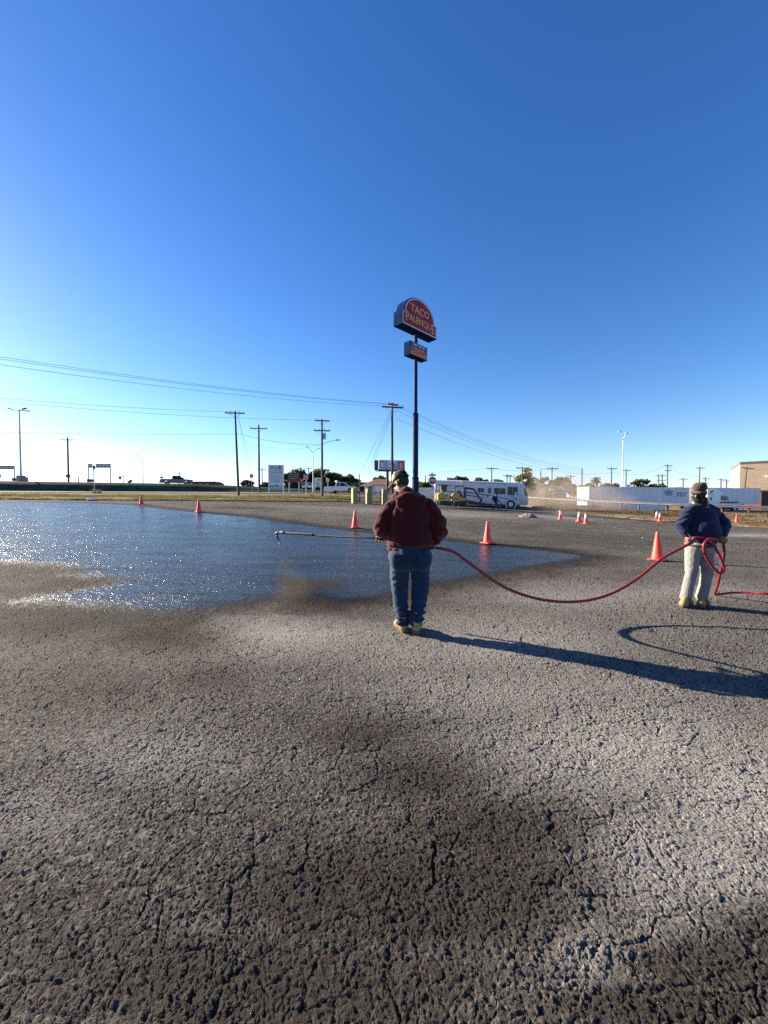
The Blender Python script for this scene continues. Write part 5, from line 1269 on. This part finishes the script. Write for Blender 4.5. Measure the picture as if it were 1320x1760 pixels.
def boots(t, feet):
    for ank, toe in feet:
        a = Vector(ank[:3]); d = Vector((toe[0], toe[1], a.z)) - a; d.z = 0; d.normalize(); s = Vector((-d.y, d.x, 0)); g0 = Vector((a.x, a.y, ank[3] if len(ank) > 3 else 0))
        q = lambda f, x, z: g0 + d * f + s * x + Vector((0, 0, z))
        mb = MB(); mb.cap(q(-.005, 0, .06), q(0, 0, .19), .058, .056); mb.cap(q(-.035, 0, .055), q(.09, 0, .055), .05, .047); mb.cap(q(.08, 0, .048), q(.165, .0, .042), .048, .04); mb.cap(q(.02, 0, .10), q(.10, 0, .07), .045, .04)
        for x in (-.02, .02): mb.cap(q(.09, x, .045), q(.16, x, .04), .036, .034)
        b = obj('boot', place_me(remesh(mb, .008, 4), [M_boot]), t)
        out = [(-.085, .035), (-.06, .047), (.02, .042), (.09, .052), (.16, .05), (.205, .028), (.215, 0)]
        poly = out + [(f, -x) for f, x in out[::-1][1:]]
        sl = MB(); sl.add([q(f, x, 0) for f, x in poly] + [q(f, x, .024) for f, x in poly], [tuple(range(len(poly))), tuple(range(2 * len(poly) - 1, len(poly) - 1, -1))] + [(i, (i + 1) % len(poly), len(poly) + (i + 1) % len(poly), len(poly) + i) for i in range(len(poly))])
        sl.build('sole', M_sole, b)
        MB().tube([q(.055, -.03, .115), q(.06, .03, .117), q(.08, -.03, .10), q(.085, .03, .102), q(.105, -.028, .088), q(.11, .028, .09)], .0035, 5).build('lace', M_sole, b)
def rot_noise(co, s, seed=0.0): return vnoise(np.c_[co[:, 0] * s[0] + seed, co[:, 1] * s[1] + seed * 1.7, co[:, 2] * s[2] + seed * .3])
def ridge(x): return 1 - np.abs(x) * 2                       # sharp folds

# --- man in maroon hoodie, seen from behind (x right, y away from the camera)
def man_maroon():
    h = hit(704, 1084); base = Vector((h.x, h.y, h.z + .010))
    t = thing('person', 'man in maroon hoodie and blue jeans seen from behind, holding a spray wand', 'person', base)
    V = Vector
    neck = V((-.03, .07, 1.53)); hc = V((-.095, .15, 1.685)); fw = V((-.62, .62, -.42)); up = V((-.12, .22, 1))
    shL, elL, wrL = V((-.205, .02, 1.385)), V((-.325, .0, 1.17)), V((-.315, .22, 1.085))
    shR, elR, wrR = V((.215, .015, 1.385)), V((.335, -.02, 1.15)), V((.30, .09, 1.03))
    hipL, hipR = V((-.11, 0, .90)), V((.12, 0, .90)); knL, knR = V((-.122, .03, .48)), V((.128, .05, .50)); anL, anR = V((-.08, -.02, .11)), V((.07, -.07, .12))
    # body (skin), one continuous surface
    b = MB(); L, M = head(b, hc, fw, up, 1.0)
    b.cap(hc + V((0.0, -.03, -.05)), neck, .062, .07); b.cap(neck, (0, .02, 1.36), .075, .13); b.ell((0, .02, 1.28), (.22, .14, .22)); b.ell((0, .04, 1.05), (.22, .17, .22)); b.ell((0, 0, .88), (.2, .14, .13))
    for sh, el, wr in ((shL, elL, wrL), (shR, elR, wrR)):
        b.cap((sh.x * .4, .02, 1.39), sh, .09, .08); b.cap(sh, el, .065, .05); b.cap(el, wr, .048, .03)
    for hp, kn, an in ((hipL, knL, anL), (hipR, knR, anR)): b.cap(hp, kn, .095, .068); b.cap(kn, an, .065, .045); b.cap(an, an + V((0, .10, -.06)), .04, .035)
    gripL = hand(b, wrL, (-.25, .93, -.25), (-.1, -.25, -1) if False else (.25, .1, -.95), (-.9, -.1, 0), 1.12)
    gripR = hand(b, wrR, (-.05, .35, -.95), (-.9, .3, 0), (0, 1, .2), 1.12)
    me = remesh(b, .0055, 3); obj('body', place_me(me, [M_skin]), t)
    # hair under the cap
    hb = MB(); hb.ell(L(0, -.018, .02), (.083, .1, .085), M); obj('hair', place_me(remesh(hb, .012, 2), [M_hair]), t)
    cap_hat(t, L, M, 1, M_capt, M_capd, split=.1)
    gl = MB()
    glasses(t, L, M)
    # hoodie
    c = MB()
    c.ell((0.0, .0, 1.29), (.255, .195, .255)); c.ell((0, .02, 1.12), (.27, .222, .23)); c.ell((.0, .015, 1.02), (.262, .212, .15)); c.cap((-.03, .03, 1.475), (-.2, .02, 1.39), .105, .115); c.cap((-.02, .03, 1.475), (.21, .02, 1.39), .105, .115)
    c.cap((-.03, .05, 1.48), (-.03, .05, 1.55), .13, .10)
    c.ell((0, .01, .945), (.258, .196, .065))
    for sh, el, wr in ((shL, elL, wrL), (shR, elR, wrR)):
        mid = sh.lerp(el, .5) + V((.02 if sh.x > 0 else -.02, -.01, 0)); c.cap(sh, mid, .106, .100); c.cap(mid, el, .100, .096); c.cap(el, el.lerp(wr, .55), .096, .082); c.cap(el.lerp(wr, .5), wr - (wr - el).normalized() * .02, .082, .058); c.cap(wr - (wr - el).normalized() * .06, wr, .05, .048)
    me = remesh(c, .0085, 7)
    def folds(co, no):
        x, y, z = co.T
        # creases radiating from the left flank, and bunching on the sleeves
        side = np.clip((-x - .02) / .22, 0, 1); low = np.clip((1.42 - z) / .4, 0, 1)
        q = (z - 1.0) * 1.0 - x * 1.25 + .10 * rot_noise(co, (6, 6, 3), 3)
        f1 = ridge(np.abs(((q * 6.5) % 1) - .5) * 1.0) * .5
        out = .022 * side * low * (f1 - .35)
        q2 = (z - 1.0) + x * .6 + .12 * rot_noise(co, (5, 5, 5), 9)
        out += .008 * np.clip((x + .05) / .25, 0, 1) * np.sin(q2 * 40)
        arm = np.clip((np.abs(x) - .27) / .05, 0, 1)
        out += arm * .011 * np.sin((z * .9 + y * .6 + x * .35 * np.sign(x) + .09 * rot_noise(co, (6, 6, 6), 5)) * 46) * np.clip(rot_noise(co, (5, 5, 5), 11) + .45, 0, 1.1)
        out += .010 * rot_noise(co, (9, 9, 5), 1) + .005 * rot_noise(co, (22, 22, 16), 2)
        out += .014 * np.exp(-((z - 1.0) / .04) ** 2) - .02 * np.exp(-((z - .965) / .014) ** 2)      # blouse over the waistband
        return out
    M_hood = fabric('maroon fleece', (.050, .006, .0075), .95, .12, scale=14)
    hd = obj('hoodie', place_me(displace(me, folds), [M_hood]), t)
    k = MB()      # hood lying on the back and standing collar
    ring = [V((-.035 + .135 * math.sin(a), .045 - .11 * math.cos(a), 1.535 + .045 * math.cos(a) * 0 - .03 * math.cos(a))) for a in np.linspace(-2.6, 2.6, 22)]
    for p, q in zip(ring[:-1], ring[1:]): k.cap(p, q, .042, .042, 10)
    k.ell((-.0, -.115, 1.475), (.17, .055, .105)); k.ell((.02, -.13, 1.41), (.11, .04, .07)); k.ell((-.11, -.09, 1.50), (.07, .05, .06)); k.ell((.10, -.085, 1.50), (.08, .055, .06))
    me = remesh(k, .008, 4); obj('hood', place_me(displace(me, lambda co, no: .012 * rot_noise(co, (12, 12, 16), 4) + .006 * np.sin(co[:, 2] * 70 + co[:, 0] * 25)), [M_hood]), hd)
    # jeans
    j = MB(); j.ell((.005, 0, .845), (.262, .19, .15)); j.ell((-.11, -.055, .82), (.13, .13, .14)); j.ell((.12, -.055, .82), (.13, .13, .14)); j.cap((0, 0, .9), (0, 0, .96), .22, .2)
    for hp, kn, an in ((hipL, knL, anL), (hipR, knR, anR)):
        m_ = hp.lerp(kn, .5); j.cap(hp + V((0, 0, -.05)), m_, .132, .114); j.cap(m_, kn, .114, .098); j.cap(kn, kn.lerp(an, .6), .098, .084); j.cap(kn.lerp(an, .6), an + V((0, 0, .02)), .084, .080)
    me = remesh(j, .0085, 5)
    def jf(co, no):
        x, y, z = co.T; low = np.clip((.75 - z) / .2, 0, 1)
        q = z + .35 * np.abs(x) + .05 * rot_noise(co, (7, 7, 5), 2)
        out = low * .013 * (ridge(np.abs(((q * 13) % 1) - .5)) - .3) * (.5 + .5 * rot_noise(co, (4, 4, 4), 8)) * 1.6
        out += np.clip((.32 - z) / .12, 0, 1) * .016 * np.sin((z + .03 * rot_noise(co, (12, 12, 8), 6)) * 95)
        out += .008 * rot_noise(co, (10, 10, 6), 4) + .004 * rot_noise(co, (26, 26, 18), 5)
        out -= .012 * np.exp(-(x / .012) ** 2) * np.clip((z - .68) / .1, 0, 1) * (y < 0)
        return out
    M_jean = fabric('blue denim', (.010, .026, .058), .85, .2, wear=(.045, .078, .12), scale=5)
    jo = obj('jeans', place_me(displace(me, jf), [M_jean]), t)
    for s in (-1, 1):
        x = s * .125; MB().prism([(x - .062, .80), (x - .058, .90), (x + .058, .90), (x + .062, .80), (x, .765)], -.219, -.212).build('back_pocket', M_jean, jo, bevel=.003)
    boots(t, (((-.08, -.02, .11), (-.135, .15)), ((.07, -.075, .11), (.09, .15))))
    return t, base, base + gripL, base + gripR
MAN1, B1, G1L, G1R = man_maroon()

# --- man in blue long-sleeved shirt facing the camera
def man_blue():
    Y0 = 5.46; h = ground(1200, Y0); base = V_ = Vector((h.x, h.y, h.z + .010)); V = Vector
    t = thing('person', 'man in navy long-sleeved shirt and pale work trousers facing us, holding the hose', 'person', base)
    neck = V((.045, .0, 1.46)); hc = V((-.03, -.05, 1.60)); fw = V((-.86, -.50, -.24)); up = V((-.05, -.12, 1))
    shL, elL, wrL = V((-.125, .02, 1.33)), V((-.25, .0, 1.12)), V((-.275, -.12, .99))
    shR, elR, wrR = V((.245, .04, 1.33)), V((.45, .06, 1.15)), V((.26, -.12, 1.015))
    hipL, hipR = V((-.065, 0, .86)), V((.125, 0, .86)); knL, knR = V((-.105, -.03, .47)), V((.125, -.02, .47)); anL, anR = V((-.125, .03, .11)), V((.105, .03, .11))
    b = MB(); L, M = head(b, hc, fw, up, .94)
    b.cap(hc + V((.02, .03, -.06)), neck, .06, .066); b.cap(neck, (.055, .02, 1.3), .075, .12); b.ell((.055, .02, 1.2), (.18, .12, .2)); b.ell((.055, -.02, 1.0), (.17, .13, .2)); b.ell((.03, 0, .84), (.17, .12, .12))
    for sh, el, wr in ((shL, elL, wrL), (shR, elR, wrR)):
        b.cap((.06 + (sh.x - .06) * .4, .02, 1.34), sh, .08, .07); b.cap(sh, el, .058, .045); b.cap(el, wr, .043, .028)
    for hp, kn, an in ((hipL, knL, anL), (hipR, knR, anR)): b.cap(hp, kn, .088, .062); b.cap(kn, an, .06, .042); b.cap(an, an + V((0, -.1, -.06)), .038, .034)
    gL = hand(b, wrL, (.15, -.45, -.85), (.85, -.35, .1), (.1, -.9, .2), 1.06); gR = hand(b, wrR, (-.7, -.4, -.5), (-.35, .2, -.75), (-.2, -.9, .3), 1.06)
    obj('body', place_me(remesh(b, .0055, 3), [M_skin]), t)
    bd = MB(); bd.ell(L(0, .03, -.085), (.066, .07, .055), M); bd.ell(L(0, -.02, .0), (.081, .088, .075), M); bd.cap(L(-.055, .02, -.05), L(.0, .06, -.105), .03, .03); bd.cap(L(.055, .02, -.05), L(.0, .06, -.105), .03, .03)
    obj('beard_and_hair', place_me(displace(remesh(bd, .007, 2), lambda co, no: .004 * rot_noise(co, (60, 60, 60))), [M_hair]), t)
    cap_hat(t, L, M, 1, M_capb, M_capg, split=-.15); glasses(t, L, M)
    gt = MB(); gt.cap(V((.035, .0, 1.43)), V((.02, -.02, 1.50)), .084, .078); gt.ell(L(0, .03, -.06), (.076, .082, .08), M); gt.cap(L(0, .03, -.05), L(0, .085, -.03), .06, .032); obj('neck_gaiter', place_me(displace(remesh(gt, .007, 3), lambda co, no: .006 * np.sin(co[:, 2] * 120 + 8 * co[:, 0])), [fabric('black neck gaiter', (.012, .012, .014))]), t)
    c = MB(); c.ell((.06, .01, 1.21), (.215, .15, .23)); c.ell((.055, -.03, 1.06), (.215, .185, .2)); c.ell((.045, -.02, .96), (.198, .165, .14)); c.cap((.04, .01, 1.40), (-.12, .02, 1.335), .075, .088); c.cap((.06, .01, 1.40), (.24, .03, 1.335), .075, .088); c.cap((.045, .01, 1.38), (.04, .0, 1.44), .1, .078)
    for sh, el, wr in ((shL, elL, wrL), (shR, elR, wrR)):
        c.cap(sh, el, .082, .066); c.cap(el, el.lerp(wr, .6), .064, .052); c.cap(el.lerp(wr, .5), wr, .051, .04)
    def sf(co, no):
        x, y, z = co.T; q = z - .5 * (x - .05) + .05 * rot_noise(co, (6, 6, 4), 3)
        out = .011 * (ridge(np.abs(((q * 8.5) % 1) - .5)) - .3) * np.clip(rot_noise(co, (4, 4, 4), 5) + .5, 0, 1)
        out += np.clip((np.abs(x - .06) - .19) / .05, 0, 1) * .006 * np.sin((z + y * .6 + .06 * rot_noise(co, (7, 7, 7), 2)) * 70) * np.clip(rot_noise(co, (6, 6, 6), 9) + .5, 0, 1)
        return out + .006 * rot_noise(co, (11, 11, 7), 7) + .003 * rot_noise(co, (30, 30, 22), 8)
    M_shirt = fabric('navy jersey', (.0095, .0115, .040), .85, .12); sh_o = obj('shirt', place_me(displace(remesh(c, .008, 5), sf), [M_shirt]), t)
    pm = fabric('sleeve print white', (.6, .6, .65))
    for k in range(5):
        p = elR.lerp(wrR, .25 + .13 * k); d = (wrR - elR).normalized(); o = V((.25, -.97, 0)); o = (o - d * o.dot(d)).normalized()
        MB().box(p + o * (.066 - .004 * k) + V((.012, 0, 0)), (.012, .012, .014)).build('sleeve_letter', pm, sh_o)
    j = MB(); j.ell((.03, 0, .83), (.195, .15, .12)); j.cap((.03, 0, .86), (.03, 0, .9), .17, .165)
    for hp, kn, an in ((hipL, knL, anL), (hipR, knR, anR)):
        j.cap(hp + V((0, 0, -.05)), kn, .098, .074); j.cap(kn, kn.lerp(an, .5), .074, .070); j.cap(kn.lerp(an, .5), an, .070, .074)
    def jf(co, no):
        x, y, z = co.T; q = z + .25 * np.sin(x * 9) + .05 * rot_noise(co, (7, 7, 5), 2)
        out = np.clip((.7 - z) / .2, 0, 1) * .011 * (ridge(np.abs(((q * 11) % 1) - .5)) - .3) * np.clip(rot_noise(co, (4, 4, 4), 3) + .6, 0, 1.2)
        return out + .007 * rot_noise(co, (11, 11, 6), 4) + .003 * rot_noise(co, (30, 30, 20), 5)
    M_pant = fabric('pale work denim', (.19, .195, .185), .9, .12, wear=(.29, .29, .275), scale=6)
    jo = obj('trousers', place_me(displace(remesh(j, .008, 4), jf), [M_pant]), t)
    MB().prism([(.205, .62), (.225, .70), (.245, .71), (.26, .60), (.235, .56)], -.115, -.10).build('hanging_rag', M_signwhite, jo)
    bl = MB(); bl.tube([(.03 + .178 * math.sin(a), -.005 - .165 * math.cos(a), .862) for a in np.linspace(-2, 2, 18)], .016, 6); bl.build('belt', M_black, jo, smooth=True)
    boots(t, (((-.125, .03, .11), (-.31, -.14)), ((.105, .03, .11), (-.05, -.14))))
    return t, base, base + gL, base + gR
MAN2, B2, G2L, G2R = man_blue()

# --- far worker with backpack blower
def man_far():
    Y = 39.0; g = at(851, 878.5, Y); V = Vector
    gz = T(g.x, g.y); t = thing('person', 'distant worker in dark clothes with backpack blower walking before the motorhome', 'person', (g.x, g.y, gz + .01))
    b = MB(); L, M = head(b, V((.1, 0, 1.6)), V((.9, -.3, -.3)), V((.2, 0, 1)))
    b.cap((.08, 0, 1.55), (.05, 0, 1.42), .055, .07); b.ell((.02, 0, 1.2), (.15, .17, .27)); b.ell((0, 0, .95), (.14, .16, .14))
    for kn, an in ((V((.22, -.08, .5)), V((.28, -.08, .1))), (V((-.02, .08, .5)), V((-.25, .08, .12)))): b.cap((0, an.y, .9), kn, .1, .07); b.cap(kn, an, .07, .05); b.cap(an + V((-.04, 0, -.05)), an + V((.18, 0, -.05)), .045, .04)
    gr = None
    for s, el, wr in ((-1, V((.02, -.27, 1.12)), V((.27, -.24, .98))), (1, V((.05, .26, 1.12)), V((.2, .22, .95)))): b.cap((.03, s * .2, 1.4), el, .06, .05); b.cap(el, wr, .045, .03); gr = hand(b, wr, (.8, 0, -.5), (0, -s, -.3), (0, 0, 1))
    body = obj('body', place_me(remesh(b, .011, 2), [M_skin]), t)
    c = MB(); c.ell((.02, 0, 1.2), (.18, .2, .29)); c.cap((.03, -.16, 1.4), (.03, .16, 1.4), .09, .09)
    for s, el, wr in ((-1, V((.02, -.27, 1.12)), V((.27, -.24, .98))), (1, V((.05, .26, 1.12)), V((.2, .22, .95)))): c.cap((.03, s * .2, 1.4), el, .08, .07); c.cap(el, wr, .065, .05)
    dk = fabric('dark work clothes', (.03, .032, .04)); obj('jacket', place_me(remesh(c, .015, 3), [dk]), t)
    j = MB(); j.ell((0, 0, .93), (.17, .19, .16))
    for kn, an in ((V((.22, -.08, .5)), V((.28, -.08, .14))), (V((-.02, .08, .5)), V((-.25, .08, .16)))): j.cap((0, an.y, .9), kn, .12, .09); j.cap(kn, an, .09, .075)
    obj('trousers', place_me(remesh(j, .015, 3), [dk]), t)
    h = MB(); h.ell(L(0, -.01, .04), (.095, .11, .1), M); h.ell(L(0, -.03, -.02), (.09, .09, .1), M); obj('hood', place_me(remesh(h, .015, 2), [dk]), t)
    p = thing('backpack_blower', 'backpack leaf blower worn by the distant worker', 'leaf blower', (g.x, g.y, gz))
    MB().bx(-.42, -.18, -.2, .2, .98, 1.45).build('engine_housing', M_black, p, bevel=.05); MB().ell((-.42, .0, 1.02), (.13, .16, .13)).build('fuel_tank', M_white, p, smooth=True)
    MB().tube([(-.3, -.22, 1.05), (-.1, -.33, 1.0), (.2, -.33, .98), (.45, -.32, .75), (.75, -.32, .35)], .045, 8).build('blower_tube', M_black, p, smooth=True)
    MB().tube([(-.2, -.14, 1.42), (.1, -.16, 1.46), (.2, -.14, 1.25), (.1, -.16, 1.05), (-.2, -.14, 1.02)], .02, 6).build('strap', M_red, p)
man_far()

# ------------------------------------------------------------------ hose, wand
def spline(P, n=8):
    P = [Vector(p) for p in P]; out = []
    for i in range(len(P) - 1):
        p0, p1, p2, p3 = P[max(i - 1, 0)], P[i], P[i + 1], P[min(i + 2, len(P) - 1)]
        for k in range(n):
            s = k / n; out.append(.5 * ((2 * p1) + (p2 - p0) * s + (2 * p0 - 5 * p1 + 4 * p2 - p3) * s * s + (3 * p1 - p0 - 3 * p2 + p3) * s ** 3))
    out.append(P[-1]); return out
M_hose = mat('red rubber hose', (.20, .010, .018), .5, var=.12, scale=20, spec=.4)
def hose():
    HR = .018
    y1 = G1R.y; y2 = G2L.y
    pts = [at(668, 918, y1 + .35), at(700, 935, y1 + .28), at(735, 938, y1 + .12), G1R.copy()]
    pts = [G1R + Vector((-.34, .30, .06)), G1R + Vector((-.15, .12, .01)), G1R.copy()]
    for px, py in ((776, 947), (800, 963), (830, 985), (865, 1008), (900, 1022.5), (940, 1032), (980, 1034.5), (1020, 1030), (1060, 1016), (1100, 991), (1140, 959)):
        s = (px - 757) / (1178 - 757); pts.append(at(px, py, y1 + (y2 - y1) * s - .12 * math.sin(math.pi * s)))
    pts.append(G2L.copy())
    f = B2.y
    for px, py, dy in ((1192, 925, -.225), (1208, 924.5, -.25), (1222, 930, -.27), (1233, 948, -.27), (1241, 965, -.25), (1244.5, 977, -.23), (1241, 984, -.22), (1234, 983.5, -.23), (1222, 970, -.26), (1212, 953, -.30), (1209.5, 939, -.32), (1213, 931, -.31), (1222, 926, -.28)):
        pts.append(at(px, py, f + dy))
    pts.append(G2R.copy())
    for px, py, dy in ((1241, 926, -.12), (1244.5, 943, -.02), (1243, 962, .10), (1238, 985, .28), (1233.5, 1006, .45)): pts.append(at(px, py, f + dy))
    e = hit(1230, 1024); pts.append(Vector((e.x - .01, e.y, e.z + .03))); 
    for px, py, z in ((1240, 1021, .035), (1260, 1018.5, .09), (1290, 1018.5, .12), (1325, 1021.5, .13), (1380, 1029, .06), (1450, 1038, .03)):
        d = ray(px, py); k = (z - CAM_H) / d.z; pts.append(Vector((0, 0, CAM_H)) + d * k)
    o = MB().tube(spline(pts, 9), HR, 10).build('hose', M_hose, smooth=True)
    tag(o, 'red rubber hose sagging between the two men, then looping to the ground', 'hose')
hose()
def wand():
    tip = at(478, 915, 5.5); back = G1R + Vector((-.34, .30, .06)); o = Vector((back.x, back.y, T(back.x, back.y)))
    t = thing('spray_wand', 'long black spray wand held low by the man in maroon', 'spray wand', o)
    a = back - o; b = tip - o; g = G1L - o
    path = [a, g, g.lerp(b, .5) + Vector((0, 0, -.01)), b]
    MB().tube(spline(path, 6), .0125, 8).build('lance', M_black, t, smooth=True)
    u = (b - g).normalized()
    MB().tube([b - u * .62, b - u * .02], .018, 8).build('grip_sleeve', M_dark, t, smooth=True)
    MB().cyl(b - u * .10, b - u * .05, .028, n=10).build('coupling', M_rim, t, smooth=True)
    n = MB().tube([b, b + u * .03 + Vector((0, 0, -.01)), b + u * .035 + Vector((0.01, 0, -.06)), b + u * .02 + Vector((.03, 0, -.13))], [.018, .022, .018, .014], 8).build('nozzle', M_black, t, smooth=True)
    MB().cyl(b + u * .02 + Vector((.03, 0, -.13)), b + u * .01 + Vector((.04, 0, -.17)), .016, .022, 8).build('spray_tip', M_rim, n, smooth=True)
    MB().bar(g - u * .22 + Vector((0, 0, .005)), g - u * .06 + Vector((0, 0, .005)), .035, .06).build('valve_body', M_dark, t, bevel=.006); MB().tube([g - u * .2 + Vector((0, 0, .03)), g - u * .1 + Vector((0, 0, .06)), g - u * .02 + Vector((0, 0, .07))], .008, 6).build('lever', M_rim, t, smooth=True)
    return tip + u * .01 + Vector((.04, 0, -.17))
TIP = wand()

# ------------------------------------------------------------------ spray mist and dust (volumes), grass, litter
def volume_mat(name, col, dens, scale, lo, hi, aniso=.3, falloff=True):
    g = NT(name); tc = g.n('TexCoord'); n = g.noise(tc.outputs['Object'], scale, 4, .6).outputs[0]
    d = g.ramp(n, lo, hi, 0, dens)
    if falloff:
        ln = g.n('VectorMath', operation='LENGTH'); mp = g.n('VectorMath', operation='MULTIPLY_ADD'); g.set(mp.inputs[0], tc.outputs['Generated']); mp.inputs[1].default_value = (2, 2, 2); mp.inputs[2].default_value = (-1, -1, -1)
        g.set(ln.inputs[0], mp.outputs[0]); d = g.math('MULTIPLY', d, g.ramp(ln.outputs['Value'], .15, 1.0, 1, 0))
    v = g.n('VolumePrincipled', {'Color': c4(col), 'Density': d, 'Anisotropy': aniso}); g.set(g.out.inputs['Volume'], v.outputs[0]); return g.m
h = hit(548, 1018)
zc = h.z
o = MB().ell((0, 0, 0), (.72, .5, .16), n=24, m=14).build('spray_mist', volume_mat('sealer mist', (.05, .040, .03), 3.0, 3.0, .3, .6), smooth=False); o.location = (h.x - .05, h.y + .02, h.z + .11); tag(o, 'brown sealer mist drifting over the ground below the wand tip', kind='stuff')
fan = MB(); q0 = TIP; q1 = Vector((TIP.x + .18, TIP.y + .1, T(TIP.x, TIP.y) + .08)); fan.cyl(q0, q1, .012, .34, 20); o = fan.build('spray_fan', volume_mat('sealer spray', (.14, .11, .08), .55, 6, .25, .6, falloff=False)); tag(o, 'thin fan of sealer falling from the wand tip', kind='stuff')
dst = volume_mat('dust', (.82, .68, .52), .36, .3, .38, .68, .5)
for (px, py, Y, sx, sy, sz, lab) in ((985, 868, 40, 5.5, 4, 3.6, 'pale dust cloud blown up beyond the white-collared cones'), (930, 862, 47, 4.5, 3, 4.2, 'thinner dust drifting in front of the tan house'), (1040, 866, 43, 4.5, 3, 1.8, 'low dust drifting before the left end of the long trailer')):
    p = at(px, py, Y); o = MB().ell((0, 0, 0), (sx, sy, sz), n=24, m=14).build('dust_cloud', dst); o.location = (p.x, p.y, T(p.x, p.y) + sz * .45); tag(o, lab, kind='stuff')

def grass(name, n, m_, amin, amax, rmin, rmax, hgt, seed, label, dens=None):
    rg = np.random.default_rng(seed); th = rg.uniform(amin, amax, n); e = EDGE(th); r = e + rmin + (rmax - rmin) * rg.uniform(0, 1, n) ** 1.5
    x = r * np.sin(th); y = r * np.cos(th); keep = vnoise(np.c_[x * .35, y * .35, x * 0 + seed]) > -.25; x = x[keep]; y = y[keep]; n = len(x)
    z = TA(x, y) + .04; B = 5
    X = np.repeat(x, B) + rg.normal(0, .1, n * B); Y = np.repeat(y, B) + rg.normal(0, .1, n * B); Z = np.repeat(z, B)
    hh = hgt * rg.uniform(.4, 1.2, n * B); w = .025 * rg.uniform(.6, 1.3, n * B); a = rg.uniform(0, math.pi, n * B); lx = rg.normal(0, .4, n * B) * hh; ly = rg.normal(0, .4, n * B) * hh
    p0 = np.c_[X - w * np.cos(a), Y - w * np.sin(a), Z - .05]; p1 = np.c_[X + w * np.cos(a), Y + w * np.sin(a), Z - .05]; p2 = np.c_[X + lx, Y + ly, Z + hh]
    co = np.stack([p0, p1, p2], 1).reshape(-1, 3); tag(obj(name, mesh_np(name, co, np.arange(len(co)).reshape(-1, 3), m_)), label, kind='stuff')
gd = leafmat('grass dry', (.19, .135, .07)); gg = leafmat('grass green', (.04, .05, .018)); gt_ = leafmat('weeds tan', (.19, .12, .065))
grass('dry_grass', 9000, gd, -1.0, .1, .1, 16, .16, 21, 'dry yellow grass on the verge')
grass('green_grass', 4500, gg, -1.0, .1, .0, 12, .13, 22, 'short green grass along the lot edge')
grass('weeds', 5000, gt_, .38, 1.0, .3, 14, .12, 23, 'dry weeds on the dirt bank')
grass('verge_weeds', 700, gg, .38, 1.0, 6, 16, .25, 24, 'green weeds under the guardrail')
def tuft(px, py, Y, s, label):
    g = ground(px, Y); rg = np.random.default_rng(int(px)); b = MB()
    for k in range(60):
        a = rg.uniform(0, 6.28); d = Vector((math.cos(a), math.sin(a), 0)); L = s * rg.uniform(.5, 1.1); q = Vector((rg.normal(0, .25 * s), rg.normal(0, .2 * s), 0)); sd = Vector((-d.y, d.x, 0)) * .02
        b.add([q - sd, q + sd, q + d * L * .5 + Vector((0, 0, L)), ], [(0, 1, 2)])
    o = b.build('grass_clump', gd); o.location = g; tag(o, label, 'grass clump')
tuft(163, 846, 49, .7, 'tall dry grass clump around the thin leaning post'); tuft(172, 846, 49, .6, 'smaller dry grass clump right of the thin leaning post'); tuft(535, 850, 55, .6, 'green and dry clump in front of the white arrow sign')
def scrap(px, py, s, label, m_):
    h = hit(px, py); b = MB(); rg = random.Random(px)
    b.ell((0, 0, s * .12), (s * .5, s * .3, s * .16), n=9, m=5); o = b.build('litter', m_); o.location = h; tag(o, label, 'litter'); o.rotation_euler.z = rg.random() * 3
scrap(156, 860.5, .75, 'white scrap of litter at the lot edge left of the first cone', M_signwhite); scrap(89, 858.5, .45, 'small white scrap at the far left lot edge', M_signwhite); scrap(525.5, 853.5, .35, 'small white scrap on the verge below the arrow sign', M_signwhite)
def pile():
    h = hit(907, 889); rg = np.random.default_rng(5); b = MB()
    b.lathe([(.75, -.05), (.7, .03), (.5, .16), (.25, .25), (.02, .3)], n=18); me = remesh(b, .05, 2)
    displace(me, lambda co, no: .06 * vnoise(co * 5) + .03 * vnoise(co * 14)); o = obj('dirt_pile', place_me(me, [mat('pile dirt', (.20, .15, .10), .95, var=.3, scale=8)])); o.location = h; tag(o, 'small heap of dirt on the lot in front of the motorhome nose', 'dirt pile')
pile()
